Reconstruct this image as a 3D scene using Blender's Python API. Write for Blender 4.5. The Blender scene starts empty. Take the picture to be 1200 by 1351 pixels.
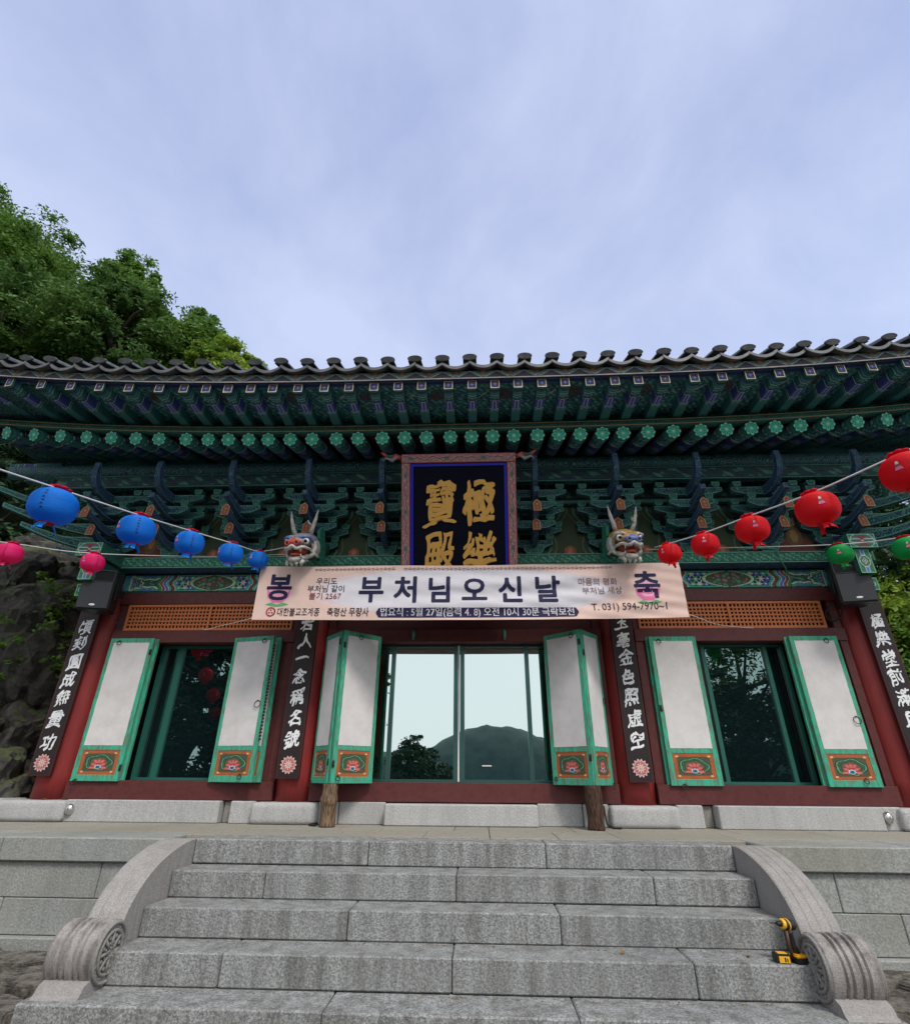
import bpy, bmesh, math, random
import numpy as np
from mathutils import Vector, Matrix, noise
random.seed(7); rng = np.random.default_rng(7)
R = math.radians
scene = bpy.context.scene
col = scene.collection

# ------------------------------------------------------------------ camera
PITCH, YAW, ROLL = 0.4635, 0.0466, 0.0074
fw = Vector((-math.sin(YAW)*math.cos(PITCH), math.cos(YAW)*math.cos(PITCH), math.sin(PITCH)))
rt = Vector((math.cos(YAW), math.sin(YAW), 0)); up = rt.cross(fw)
rt2 = rt*math.cos(ROLL) + up*math.sin(ROLL); up2 = -rt*math.sin(ROLL) + up*math.cos(ROLL)
cam_d = bpy.data.cameras.new('camera'); cam = bpy.data.objects.new('camera', cam_d); col.objects.link(cam)
M4 = Matrix(((rt2.x, up2.x, -fw.x, 0), (rt2.y, up2.y, -fw.y, -5.384), (rt2.z, up2.z, -fw.z, 0.517), (0, 0, 0, 1)))
cam.matrix_world = M4
cam_d.sensor_fit = 'HORIZONTAL'; cam_d.sensor_width = 36; cam_d.lens = 20.89
cam_d.clip_start = 0.05; cam_d.clip_end = 3000
scene.camera = cam

# ------------------------------------------------------------------ sky, sun, exposure
SUN_EL, SUN_AZ = R(52), R(150)      # azimuth clockwise from +Y (the building side): front right of the hall
world = bpy.data.worlds.new('World'); scene.world = world; world.use_nodes = True
wn, wl = world.node_tree.nodes, world.node_tree.links
wn.clear()
def wnode(t, **k):
    n = wn.new(t)
    for a, b in k.items(): setattr(n, a, b)
    return n
bg = wnode('ShaderNodeBackground'); out = wnode('ShaderNodeOutputWorld')
sky = wnode('ShaderNodeTexSky', sky_type='NISHITA', sun_disc=False)
sky.sun_elevation = SUN_EL; sky.sun_rotation = SUN_AZ; sky.dust_density = 3
tc = wnode('ShaderNodeTexCoord')
mp = wnode('ShaderNodeMapping'); mp.inputs['Scale'].default_value = (1.25, 1.05, 1.35); mp.inputs['Rotation'].default_value = (0.2, 0.5, 0.9)
wl.new(tc.outputs['Generated'], mp.inputs[0])
n1 = wnode('ShaderNodeTexNoise'); n1.inputs['Scale'].default_value = 1.9; n1.inputs['Detail'].default_value = 9; n1.inputs['Roughness'].default_value = .56; n1.inputs['Distortion'].default_value = .35
wl.new(mp.outputs[0], n1.inputs[0])
cr = wnode('ShaderNodeValToRGB')
cr.color_ramp.elements[0].position = .36; cr.color_ramp.elements[0].color = (2.95, 3.5, 5.45, 1)
cr.color_ramp.elements[1].position = .64; cr.color_ramp.elements[1].color = (4.3, 4.8, 6.5, 1)
wl.new(n1.outputs[0], cr.inputs[0])
# the veil of cloud is thinner and whiter low down and towards the valley (behind the viewer)
sep = wnode('ShaderNodeSeparateXYZ'); wl.new(tc.outputs['Generated'], sep.inputs[0])
mr = wnode('ShaderNodeMapRange'); mr.inputs[1].default_value = .25; mr.inputs[2].default_value = -.75
wl.new(sep.outputs[1], mr.inputs[0])
mx = wnode('ShaderNodeMixRGB'); mx.inputs[2].default_value = (7.9, 8.1, 8.2, 1)
wl.new(mr.outputs[0], mx.inputs[0])
mz = wnode('ShaderNodeMapRange'); mz.inputs[1].default_value = .85; mz.inputs[2].default_value = .1; mz.inputs[3].default_value = 0; mz.inputs[4].default_value = .5
wl.new(sep.outputs[2], mz.inputs[0])
mx3 = wnode('ShaderNodeMixRGB'); mx3.inputs[2].default_value = (4.9, 6.1, 8.9, 1)
wl.new(mz.outputs[0], mx3.inputs[0]); wl.new(cr.outputs[0], mx3.inputs[1]); wl.new(mx3.outputs[0], mx.inputs[1])
mx2 = wnode('ShaderNodeMixRGB'); mx2.inputs[0].default_value = .9
wl.new(sky.outputs[0], mx2.inputs[1]); wl.new(mx.outputs[0], mx2.inputs[2])
wl.new(mx2.outputs[0], bg.inputs[0]); bg.inputs[1].default_value = 0.1
wl.new(bg.outputs[0], out.inputs[0])
sd = bpy.data.lights.new('sun', 'SUN'); sd.energy = 1.7; sd.angle = R(14); sd.color = (1, .95, .87)
sun = bpy.data.objects.new('sun', sd); col.objects.link(sun)
sdir = Vector((math.sin(SUN_AZ)*math.cos(SUN_EL), math.cos(SUN_AZ)*math.cos(SUN_EL), math.sin(SUN_EL)))
sun.rotation_euler = sdir.to_track_quat('Z', 'Y').to_euler()
vs = scene.view_settings
vs.view_transform = 'Standard'; vs.look = 'None'; vs.exposure = 0.6; vs.gamma = 1; vs.use_curve_mapping = False
scene.cycles.max_bounces = 8; scene.cycles.diffuse_bounces = 4; scene.cycles.transparent_max_bounces = 8

# ------------------------------------------------------------------ materials
MATS = {}
def newmat(name):
    m = bpy.data.materials.new(name); m.use_nodes = True
    nt = m.node_tree; b = nt.nodes['Principled BSDF']; MATS[name] = m
    return m, nt, b
def N(nt, t, **k):
    n = nt.nodes.new(t)
    for a, b in k.items(): setattr(n, a, b)
    return n
def coords(nt, scale=(1, 1, 1), rnd=True):
    tc = N(nt, 'ShaderNodeTexCoord'); mp = N(nt, 'ShaderNodeMapping'); mp.inputs['Scale'].default_value = scale
    nt.links.new(tc.outputs['Object'], mp.inputs[0])
    if rnd:
        oi = N(nt, 'ShaderNodeObjectInfo'); ml = N(nt, 'ShaderNodeMath', operation='MULTIPLY'); ml.inputs[1].default_value = 37
        nt.links.new(oi.outputs['Random'], ml.inputs[0]); cb = N(nt, 'ShaderNodeCombineXYZ')
        for i in range(3): nt.links.new(ml.outputs[0], cb.inputs[i])
        nt.links.new(cb.outputs[0], mp.inputs['Location'])
    return mp.outputs[0]
def bump(nt, b, src, strength, dist=.01):
    bp = N(nt, 'ShaderNodeBump'); bp.inputs['Strength'].default_value = strength; bp.inputs['Distance'].default_value = dist
    nt.links.new(src, bp.inputs['Height']); nt.links.new(bp.outputs[0], b.inputs['Normal'])
def mixc(nt, fac, a, b):
    m = N(nt, 'ShaderNodeMixRGB')
    for i, v in ((0, fac), (1, a), (2, b)):
        if hasattr(v, 'is_output') or hasattr(v, 'links'): nt.links.new(v, m.inputs[i])
        else: m.inputs[i].default_value = v if i == 0 else (*v, 1)
    return m.outputs[0]
def ramp(nt, src, p0, p1, c0=(0, 0, 0, 1), c1=(1, 1, 1, 1)):
    r = N(nt, 'ShaderNodeValToRGB'); e = r.color_ramp.elements
    e[0].position = p0; e[1].position = p1; e[0].color = c0; e[1].color = c1
    nt.links.new(src, r.inputs[0]); return r.outputs[0]
def noise_t(nt, vec, s, d=4, rough=.55):
    n = N(nt, 'ShaderNodeTexNoise'); n.inputs['Scale'].default_value = s; n.inputs['Detail'].default_value = d; n.inputs['Roughness'].default_value = rough
    nt.links.new(vec, n.inputs[0]); return n.outputs[0]
def mat_wood(name, c, c2=None, amt=.5, scale=(6, 6, 1.2), rough=.55, bs=.25, spec=.3, thr=(.45, .7), metal=0):
    m, nt, b = newmat(name); v = coords(nt, scale)
    n = noise_t(nt, v, 5, 6, .65)
    c2 = c2 or tuple(x*.55 for x in c)
    f = ramp(nt, n, thr[0], thr[1], (0, 0, 0, 1), (amt, amt, amt, 1))
    nt.links.new(mixc(nt, f, c, c2), b.inputs['Base Color'])
    b.inputs['Roughness'].default_value = rough; b.inputs['Specular IOR Level'].default_value = spec; b.inputs['Metallic'].default_value = metal
    bump(nt, b, noise_t(nt, v, 14, 6, .7), bs, .004); return m
def mat_paint(name, rough=.6, dirt=.35, bs=.2):
    """flat painted decoration: colours come from the mesh's own paint attribute"""
    m, nt, b = newmat(name); a = N(nt, 'ShaderNodeVertexColor', layer_name='paint'); v = coords(nt, (1, 1, 1))
    n = noise_t(nt, v, 11, 6, .7)
    f = ramp(nt, n, .42, .72, (0, 0, 0, 1), (dirt, dirt, dirt, 1))
    nt.links.new(mixc(nt, f, a.outputs[0], (.035, .045, .04)), b.inputs['Base Color'])
    b.inputs['Roughness'].default_value = rough; b.inputs['Specular IOR Level'].default_value = .25
    bump(nt, b, noise_t(nt, v, 40, 5, .7), bs, .003); return m
def mat_granite(name, base, dark, light=None, stain=.0, speck=110, contrast=1.0, bs=.5, tint=None):
    m, nt, b = newmat(name); v = coords(nt, (1, 1, 1))
    s1 = noise_t(nt, v, speck, 2, .6)
    f1 = ramp(nt, s1, .42, .57)
    light = light or tuple(min(1, x*1.5) for x in base)
    c = mixc(nt, f1, dark, base)
    vo = N(nt, 'ShaderNodeTexVoronoi'); vo.inputs['Scale'].default_value = speck*.8; nt.links.new(v, vo.inputs[0])
    f2 = ramp(nt, vo.outputs['Distance'], .12, .3, (contrast*.8, contrast*.8, contrast*.8, 1), (0, 0, 0, 1))
    c = mixc(nt, f2, c, light)
    big = noise_t(nt, v, 1.7, 6, .6); fb = ramp(nt, big, .35, .7, (0, 0, 0, 1), (.35, .35, .35, 1))
    c = mixc(nt, fb, c, tuple(x*.72 for x in base))
    if tint: c = mixc(nt, ramp(nt, noise_t(nt, v, .9, 4), .45, .65, (0, 0, 0, 1), (.5, .5, .5, 1)), c, tint)
    if stain:
        v2 = coords(nt, (5, 5, .7)); st = noise_t(nt, v2, 1.8, 7, .7)
        fs = ramp(nt, st, .42, .66, (0, 0, 0, 1), (stain, stain, stain, 1))
        c = mixc(nt, fs, c, (.055, .05, .04))
    oi = N(nt, 'ShaderNodeObjectInfo'); mrr = N(nt, 'ShaderNodeMapRange'); mrr.inputs[3].default_value = 0; mrr.inputs[4].default_value = .30; nt.links.new(oi.outputs['Random'], mrr.inputs[0])
    c = mixc(nt, mrr.outputs[0], c, tuple(x*.62 for x in base))
    nt.links.new(c, b.inputs['Base Color']); b.inputs['Roughness'].default_value = .85; b.inputs['Specular IOR Level'].default_value = .2
    bump(nt, b, noise_t(nt, v, speck*.7, 4, .75), bs, .012); return m
def mat_plain(name, c, rough=.6, metal=0, spec=.4, var=.0, bs=0, sc=8):
    m, nt, b = newmat(name); b.inputs['Roughness'].default_value = rough; b.inputs['Metallic'].default_value = metal; b.inputs['Specular IOR Level'].default_value = spec
    if var or bs:
        v = coords(nt); n = noise_t(nt, v, sc, 5, .6)
        nt.links.new(mixc(nt, ramp(nt, n, .35, .7, (0, 0, 0, 1), (var, var, var, 1)), c, tuple(x*.45 for x in c)), b.inputs['Base Color'])
        if bs: bump(nt, b, noise_t(nt, v, sc*5, 4, .7), bs, .004)
    else: b.inputs['Base Color'].default_value = (*c, 1)
    return m

mat_wood('maroon_wood', (.105, .027, .027), (.062, .017, .017), .7, (3, 3, 3), .5, .12)
mat_wood('column_red', (.25, .028, .027), (.16, .02, .02), .6, (5, 5, .8), .45, .12, thr=(.4, .7))
mat_wood('mint_frame', (.040, .40, .26), (.12, .16, .11), .95, (9, 9, 1.6), .65, .5, thr=(.44, .62))
mat_wood('old_frame', (.17, .16, .12), (.05, .30, .2), .5, (9, 9, 1.5), .7, .4)
mat_wood('beam_green', (.035, .17, .115), (.08, .32, .22), .9, (11, 11, 11), .6, .4, thr=(.5, .58))
mat_wood('edge_mint', (.085, .29, .215), (.03, .09, .07), .6, (9, 9, 9), .6, .2)
mat_wood('edge_blue', (.11, .18, .36), (.03, .04, .09), .6, (9, 9, 9), .6, .2)
mat_wood('lattice_orange', (.52, .165, .06), (.34, .10, .035), .5, (3, 9, 9), .55, .2)
mat_wood('tag_orange', (.24, .055, .025), (.2, .05, .02), .5, (20, 20, 20), .6, .2)
mat_wood('tag_cream', (.30, .26, .14), None, .5, (20, 20, 20), .6, .2)
mat_wood('soffit_red', (.045, .010, .014), (.02, .006, .01), .6, (5, 5, 5), .6, .2)
mat_wood('board_black', (.022, .016, .018), (.035, .02, .02), .6, (8, 8, 1.2), .5, .2)
mat_wood('board_edge', (.055, .018, .018), None, .5, (8, 8, 1.2), .5, .2)
mat_wood('plaque_black', (.003, .004, .012), (.006, .006, .014), .5, (3, 3, 3), .75, .1, spec=.08)
mat_wood('plaque_blue', (.012, .016, .40), (.01, .012, .2), .4, (5, 5, 5), .5, .1)
mat_wood('log_bark', (.10, .055, .035), (.02, .012, .010), .9, (12, 12, 2.5), .9, 1.0, thr=(.4, .6))
mat_wood('log_bare', (.24, .16, .095), (.055, .035, .025), .95, (14, 14, 2), .85, .9, thr=(.38, .6))
mat_wood('tree_bark', (.05, .04, .032), (.02, .017, .014), .8, (4, 4, 1), .9, .9)
mat_paint('painted'); mat_paint('painted_old', .65, .5, .35); mat_paint('printed_cloth', .8, .06, .05)
mat_granite('granite_pale', (.50, .505, .51), (.36, .36, .36), stain=.16, speck=75, contrast=.4, bs=.3)
mat_granite('granite_step', (.39, .40, .40), (.19, .195, .198), (.62, .63, .63), stain=.62, speck=70, contrast=.85, bs=.9)
mat_granite('granite_wall', (.39, .405, .395), (.26, .27, .26), stain=.22, speck=60, contrast=.4, bs=.6, tint=(.25, .24, .19))
mat_granite('granite_carved', (.40, .38, .37), (.27, .26, .25), stain=.28, speck=120, contrast=.35, bs=.4)
mat_granite('granite_drum', (.42, .39, .38), (.30, .28, .27), stain=.75, speck=120, contrast=.3, bs=.5)
mat_granite('granite_relief', (.34, .33, .31), (.22, .21, .20), stain=.25, speck=120, contrast=.3, bs=.5)
mat_granite('paving', (.36, .345, .30), (.27, .255, .22), stain=.15, speck=60, contrast=.25, bs=.25, tint=(.33, .29, .22))
mat_plain('dark_stone', (.10, .098, .085), .95, 0, .1, .5, .4, 20)
mat_plain('joint_dark', (.02, .02, .018), .95)
mat_plain('iron', (.05, .045, .04), .55, .7, .5, .4, .3, 30)
mat_plain('chrome', (.62, .62, .62), .25, 1)
mat_plain('black_plastic', (.010, .010, .012), .45, 0, .4, .1, .1, 60)
mat_plain('speaker_grille', (.040, .042, .050), .6, .2, .4)
mat_plain('badge', (.75, .75, .75), .4)
mat_plain('white_cord', (.62, .63, .64), .7)
mat_plain('black_cord', (.012, .012, .012), .6)
mat_plain('gold_letter', (.66, .36, .075), .5, .1, .5, .2, .3, 14)
mat_plain('white_letter', (.80, .81, .84), .7, 0, .3, .12, .2, 18)
mat_plain('navy_print', (.010, .011, .055), .75)
mat_plain('black_print', (.03, .025, .035), .75)
mat_plain('pale_print', (.70, .66, .74), .75)
mat_plain('red_print', (.40, .05, .06), .75)
mat_plain('brown_print', (.26, .15, .14), .75)
mat_plain('pink_print', (.68, .16, .36), .75)
mat_plain('pink_light', (.78, .36, .50), .75)
mat_plain('leaf_print', (.10, .36, .14), .75)
mat_plain('lotus_pink', (.60, .17, .17), .7, 0, .3, .3, .2, 30)
mat_plain('lotus_pale', (.70, .50, .47), .7)
mat_plain('dragon_white', (.52, .51, .47), .65, 0, .2, .85, .6, 26)
mat_plain('dragon_grey', (.25, .24, .27), .55, 0, .4, .5, .3, 16)
mat_plain('dragon_gold', (.42, .24, .07), .5, 0, .4, .5, .3, 20)
mat_plain('dragon_red', (.42, .06, .045), .5, 0, .4, .4, .2, 20)
mat_plain('dragon_mouth', (.30, .035, .02), .5, 0, .4, .5, .2, 20)
mat_plain('dragon_tongue', (.62, .13, .06), .4, 0, .4, .2, .2, 20)
mat_plain('dragon_blue', (.10, .15, .42), .5, 0, .4, .45, .2, 20)
mat_plain('dragon_green', (.015, .16, .105), .5, 0, .4, .4, .3, 20)
mat_plain('eye_white', (.72, .72, .72), .25); mat_plain('eye_black', (.01, .01, .01), .15)
mat_plain('tool_yellow', (.80, .42, .02), .4); mat_plain('tool_black', (.015, .015, .017), .5)
mat_plain('tool_rust', (.10, .06, .04), .6, .5)
mat_plain('window_frame', (.045, .12, .11), .3, .5, .5)
mat_plain('window_frame_green', (.02, .13, .10), .4, .1, .5)
mat_plain('dead_leaf', (.30, .14, .03), .8, 0, .2, .3)
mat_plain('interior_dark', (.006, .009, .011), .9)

def mat_danch(name, base, dark, line, accent, sc=11):
    """flat painted scrollwork on timber: thin curling lines and small accents"""
    m, nt, b = newmat(name); v = coords(nt, (1, 1, 1))
    n = noise_t(nt, v, 9, 4, .6); c = mixc(nt, ramp(nt, n, .42, .62), base, dark)
    vo = N(nt, 'ShaderNodeTexVoronoi'); vo.inputs['Scale'].default_value = sc; nt.links.new(v, vo.inputs[0])
    sn = N(nt, 'ShaderNodeMath', operation='MULTIPLY'); sn.inputs[1].default_value = 26; nt.links.new(vo.outputs['Distance'], sn.inputs[0])
    s2 = N(nt, 'ShaderNodeMath', operation='SINE'); nt.links.new(sn.outputs[0], s2.inputs[0])
    f = ramp(nt, s2.outputs[0], .55, .85, (0, 0, 0, 1), (.8, .8, .8, 1)); c = mixc(nt, f, c, line)
    f = ramp(nt, vo.outputs['Distance'], .07, .13, (.9, .9, .9, 1), (0, 0, 0, 1)); c = mixc(nt, f, c, accent)
    nt.links.new(c, b.inputs['Base Color']); b.inputs['Roughness'].default_value = .6; b.inputs['Specular IOR Level'].default_value = .25
    bump(nt, b, noise_t(nt, v, 60, 4, .7), .3, .003)
mat_danch('dark_green', (.018, .072, .085), (.014, .035, .07), (.10, .28, .25), (.20, .07, .06))
mat_danch('mid_green', (.018, .105, .085), (.012, .05, .055), (.07, .24, .18), (.06, .09, .26), 14)
mat_danch('deep_blue', (.016, .045, .095), (.012, .035, .045), (.09, .17, .28), (.05, .20, .15), 13)
def mat_tile():
    m, nt, b = newmat('roof_tile'); v = coords(nt)
    n = noise_t(nt, v, 9, 6, .7)
    c = mixc(nt, ramp(nt, n, .4, .65), (.055, .058, .066), (.12, .13, .14))
    c = mixc(nt, ramp(nt, noise_t(nt, v, 3, 5), .5, .7, (0, 0, 0, 1), (.5, .5, .5, 1)), c, (.035, .035, .042))
    nt.links.new(c, b.inputs['Base Color']); b.inputs['Roughness'].default_value = .55; bump(nt, b, noise_t(nt, v, 50, 4), .3, .004)
mat_tile()
def mat_paper():
    m, nt, b = newmat('door_paper'); v = coords(nt, (1, 1, 1))
    c = mixc(nt, ramp(nt, noise_t(nt, v, 5, 6, .7), .40, .75, (0, 0, 0, 1), (.6, .6, .6, 1)), (.65, .63, .635), (.46, .44, .43))
    sp = noise_t(nt, v, 55, 3, .6); c = mixc(nt, ramp(nt, sp, .62, .75, (0, 0, 0, 1), (.35, .35, .35, 1)), c, (.33, .31, .30))
    nt.links.new(c, b.inputs['Base Color']); b.inputs['Roughness'].default_value = .9; bump(nt, b, noise_t(nt, v, 30, 5, .7), .35, .004)
mat_paper()
def mat_glass():
    m, nt, b = newmat('coated_glass'); nt.nodes.remove(b); o = nt.nodes['Material Output']
    g = N(nt, 'ShaderNodeBsdfGlossy'); g.inputs[0].default_value = (.72, .83, .83, 1); g.inputs['Roughness'].default_value = .004
    d = N(nt, 'ShaderNodeBsdfDiffuse'); d.inputs[0].default_value = (.010, .030, .030, 1)
    lw = N(nt, 'ShaderNodeLayerWeight'); lw.inputs[0].default_value = .35
    mr = N(nt, 'ShaderNodeMapRange'); mr.inputs[3].default_value = .80; mr.inputs[4].default_value = .98
    nt.links.new(lw.outputs['Fresnel'], mr.inputs[0])
    s = N(nt, 'ShaderNodeMixShader'); nt.links.new(mr.outputs[0], s.inputs[0]); nt.links.new(d.outputs[0], s.inputs[1]); nt.links.new(g.outputs[0], s.inputs[2])
    nt.links.new(s.outputs[0], o.inputs[0])
    m2, nt, b = newmat('dark_glass'); nt.nodes.remove(b); o = nt.nodes['Material Output']
    g = N(nt, 'ShaderNodeBsdfGlossy'); g.inputs[0].default_value = (.55, .80, .80, 1); g.inputs['Roughness'].default_value = .004
    d = N(nt, 'ShaderNodeBsdfDiffuse'); d.inputs[0].default_value = (.006, .014, .016, 1)
    s = N(nt, 'ShaderNodeMixShader'); s.inputs[0].default_value = .30
    nt.links.new(d.outputs[0], s.inputs[1]); nt.links.new(g.outputs[0], s.inputs[2]); nt.links.new(s.outputs[0], o.inputs[0])
mat_glass()
def mat_leaf(name, c1, c2, c3, trans=.35):
    m, nt, b = newmat(name); o = nt.nodes['Material Output']
    g = N(nt, 'ShaderNodeNewGeometry'); v = coords(nt, (1, 1, 1), False)
    c = mixc(nt, ramp(nt, noise_t(nt, v, .5, 4), .38, .62), c1, c2)
    c = mixc(nt, ramp(nt, g.outputs['Random Per Island'], .55, 1.0), c, c3)
    nt.links.new(c, b.inputs['Base Color']); b.inputs['Roughness'].default_value = .6; b.inputs['Specular IOR Level'].default_value = .25
    t = N(nt, 'ShaderNodeBsdfTranslucent'); nt.links.new(c, t.inputs[0])
    s = N(nt, 'ShaderNodeMixShader'); s.inputs[0].default_value = trans
    nt.links.new(b.outputs[0], s.inputs[1]); nt.links.new(t.outputs[0], s.inputs[2]); nt.links.new(s.outputs[0], o.inputs[0])
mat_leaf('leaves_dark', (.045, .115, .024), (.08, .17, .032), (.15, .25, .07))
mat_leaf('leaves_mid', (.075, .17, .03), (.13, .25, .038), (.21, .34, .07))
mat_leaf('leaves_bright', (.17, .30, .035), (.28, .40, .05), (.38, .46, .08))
mat_leaf('leaves_darkest', (.018, .05, .022), (.03, .07, .03), (.05, .09, .035), .15)  # darkest leaf tone; stands for shade on the trees beside the hall
def mat_rock():
    m, nt, b = newmat('mossy_rock'); v = coords(nt, (1, 1, 1), False); g = N(nt, 'ShaderNodeNewGeometry')
    c = mixc(nt, ramp(nt, noise_t(nt, v, 2.2, 8, .7), .38, .62), (.022, .021, .020), (.115, .108, .10))
    c = mixc(nt, ramp(nt, noise_t(nt, v, 8, 6, .7), .55, .7, (0, 0, 0, 1), (.6, .6, .6, 1)), c, (.22, .20, .17))
    sp = N(nt, 'ShaderNodeSeparateXYZ'); nt.links.new(g.outputs['Normal'], sp.inputs[0])
    a = N(nt, 'ShaderNodeMath', operation='ADD'); nt.links.new(sp.outputs[2], a.inputs[0])
    ml = N(nt, 'ShaderNodeMath', operation='MULTIPLY_ADD'); ml.inputs[1].default_value = 2.2; ml.inputs[2].default_value = -1.35
    nt.links.new(noise_t(nt, v, 1.6, 6, .7), ml.inputs[0]); nt.links.new(ml.outputs[0], a.inputs[1])
    f = ramp(nt, a.outputs[0], .25, .7, (0, 0, 0, 1), (.85, .85, .85, 1))
    c = mixc(nt, f, c, (.10, .13, .04)); nt.links.new(c, b.inputs['Base Color']); b.inputs['Roughness'].default_value = .9
    bump(nt, b, noise_t(nt, v, 7, 9, .75), 1.0, .10)
    m, nt, b = newmat('ground_soil'); v = coords(nt, (1, 1, 1), False)
    c = mixc(nt, ramp(nt, noise_t(nt, v, 1.2, 7, .7), .4, .62), (.06, .052, .042), (.15, .13, .105))
    c = mixc(nt, ramp(nt, noise_t(nt, v, 35, 4, .7), .52, .64, (0, 0, 0, 1), (.7, .7, .7, 1)), c, (.24, .22, .19))
    c = mixc(nt, ramp(nt, noise_t(nt, v, .6, 5), .55, .68, (0, 0, 0, 1), (.7, .7, .7, 1)), c, (.05, .075, .022))
    nt.links.new(c, b.inputs['Base Color']); b.inputs['Roughness'].default_value = .95; bump(nt, b, noise_t(nt, v, 18, 8, .75), .9, .04)
    m, nt, b = newmat('flag_rock'); v = coords(nt, (1, 1, 1))
    c = mixc(nt, ramp(nt, noise_t(nt, v, 9, 9, .8), .42, .58), (.035, .032, .027), (.22, .20, .17))
    nt.links.new(c, b.inputs['Base Color']); b.inputs['Roughness'].default_value = .9; bump(nt, b, noise_t(nt, v, 14, 8, .75), .9, .03)
    m, nt, b = newmat('forest_floor'); v = coords(nt, (1, 1, 1), False)
    c = mixc(nt, ramp(nt, noise_t(nt, v, .8, 8, .75), .4, .6), (.016, .03, .012), (.05, .09, .025))
    nt.links.new(c, b.inputs['Base Color']); b.inputs['Roughness'].default_value = .95; bump(nt, b, noise_t(nt, v, 2.5, 8, .8), 1, .5)
    m, nt, b = newmat('far_hill'); v = coords(nt, (1, 1, 1), False)
    c = mixc(nt, ramp(nt, noise_t(nt, v, .12, 8, .75), .4, .6), (.03, .06, .048), (.05, .085, .065))
    nt.links.new(c, b.inputs['Base Color']); b.inputs['Roughness'].default_value = 1
mat_rock()
def mat_lantern(name, c, c2):
    m, nt, b = newmat(name); o = nt.nodes['Material Output']; v = coords(nt, (1, 1, 1), False)
    cc = mixc(nt, ramp(nt, noise_t(nt, v, 4, 3), .35, .7), c, c2)
    nt.links.new(cc, b.inputs['Base Color']); b.inputs['Roughness'].default_value = .55; b.inputs['Specular IOR Level'].default_value = .22; v9 = coords(nt, (3, 3, 14)); bump(nt, b, noise_t(nt, v9, 5, 5, .7), .5, .008)
    t = N(nt, 'ShaderNodeBsdfTranslucent'); nt.links.new(cc, t.inputs[0])
    s = N(nt, 'ShaderNodeMixShader'); s.inputs[0].default_value = .4
    nt.links.new(b.outputs[0], s.inputs[1]); nt.links.new(t.outputs[0], s.inputs[2]); nt.links.new(s.outputs[0], o.inputs[0])
mat_lantern('lantern_blue', (.010, .25, .88), (.012, .22, .80)); mat_lantern('lantern_red', (.85, .012, .022), (.75, .01, .02))
mat_lantern('lantern_pink', (.92, .03, .23), (.85, .03, .2)); mat_lantern('lantern_green', (.010, .42, .10), (.01, .34, .08))
mat_lantern('ribbon_red', (.72, .01, .05), (.6, .01, .04))

# ------------------------------------------------------------------ mesh helpers
def link(name, me, parent=None, loc=None, mats=None, smooth=False):
    o = bpy.data.objects.new(name, me); col.objects.link(o)
    if parent is not None: o.parent = parent
    if loc is not None: o.location = loc
    if mats and not me.materials:
        for m in (mats if isinstance(mats, (list, tuple)) else [mats]): me.materials.append(MATS[m])
    if smooth: me.shade_smooth()
    return o
def thing(name, label, cat, loc=(0, 0, 0), rz=0, group=None):
    o = bpy.data.objects.new(name, None); col.objects.link(o); o.location = loc; o.rotation_euler = (0, 0, rz)
    o.empty_display_size = .2
    return tag(o, label, cat, group)
def tag(o, label, cat, group=None):
    o['label'] = label; o['category'] = cat
    if group: o['group'] = group
    return o
def struct(o): o['kind'] = 'structure'; return o
def stuff(o): o['kind'] = 'stuff'; return o
def copy_tree(o, parent=None, **k):
    c = o.copy(); col.objects.link(c)
    if parent is not None: c.parent = parent
    for ch in o.children: copy_tree(ch, c)
    return c
def bm_mesh(bm, name='mesh'):
    me = bpy.data.meshes.new(name); bm.normal_update(); bm.to_mesh(me); bm.free(); return me
def add_box(bm, x0, x1, y0, y1, z0, z1, mi=0, mat=None):
    P = [(x, y, z) for x in (x0, x1) for y in (y0, y1) for z in (z0, z1)]
    if mat is not None: P = [mat @ Vector(p) for p in P]
    v = [bm.verts.new(p) for p in P]
    fs = []
    for q in ((0, 1, 3, 2), (4, 6, 7, 5), (0, 4, 5, 1), (2, 3, 7, 6), (0, 2, 6, 4), (1, 5, 7, 3)):
        f = bm.faces.new([v[i] for i in q]); f.material_index = mi; fs.append(f)
    return v, fs
def box_mesh(x0, x1, y0, y1, z0, z1, bev=.004, seg=1, rough=0):
    bm = bmesh.new(); add_box(bm, x0, x1, y0, y1, z0, z1)
    if bev: bmesh.ops.bevel(bm, geom=bm.edges[:], offset=bev, segments=seg, affect='EDGES', profile=.6)
    return bm_mesh(bm)
def box(name, x0, x1, y0, y1, z0, z1, m, parent=None, bev=.004):
    """box with its own origin at its centre"""
    c = ((x0+x1)/2, (y0+y1)/2, (z0+z1)/2); a, b, d = (x1-x0)/2, (y1-y0)/2, (z1-z0)/2
    return link(name, box_mesh(-a, a, -b, b, -d, d, bev), parent, c, m)
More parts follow.
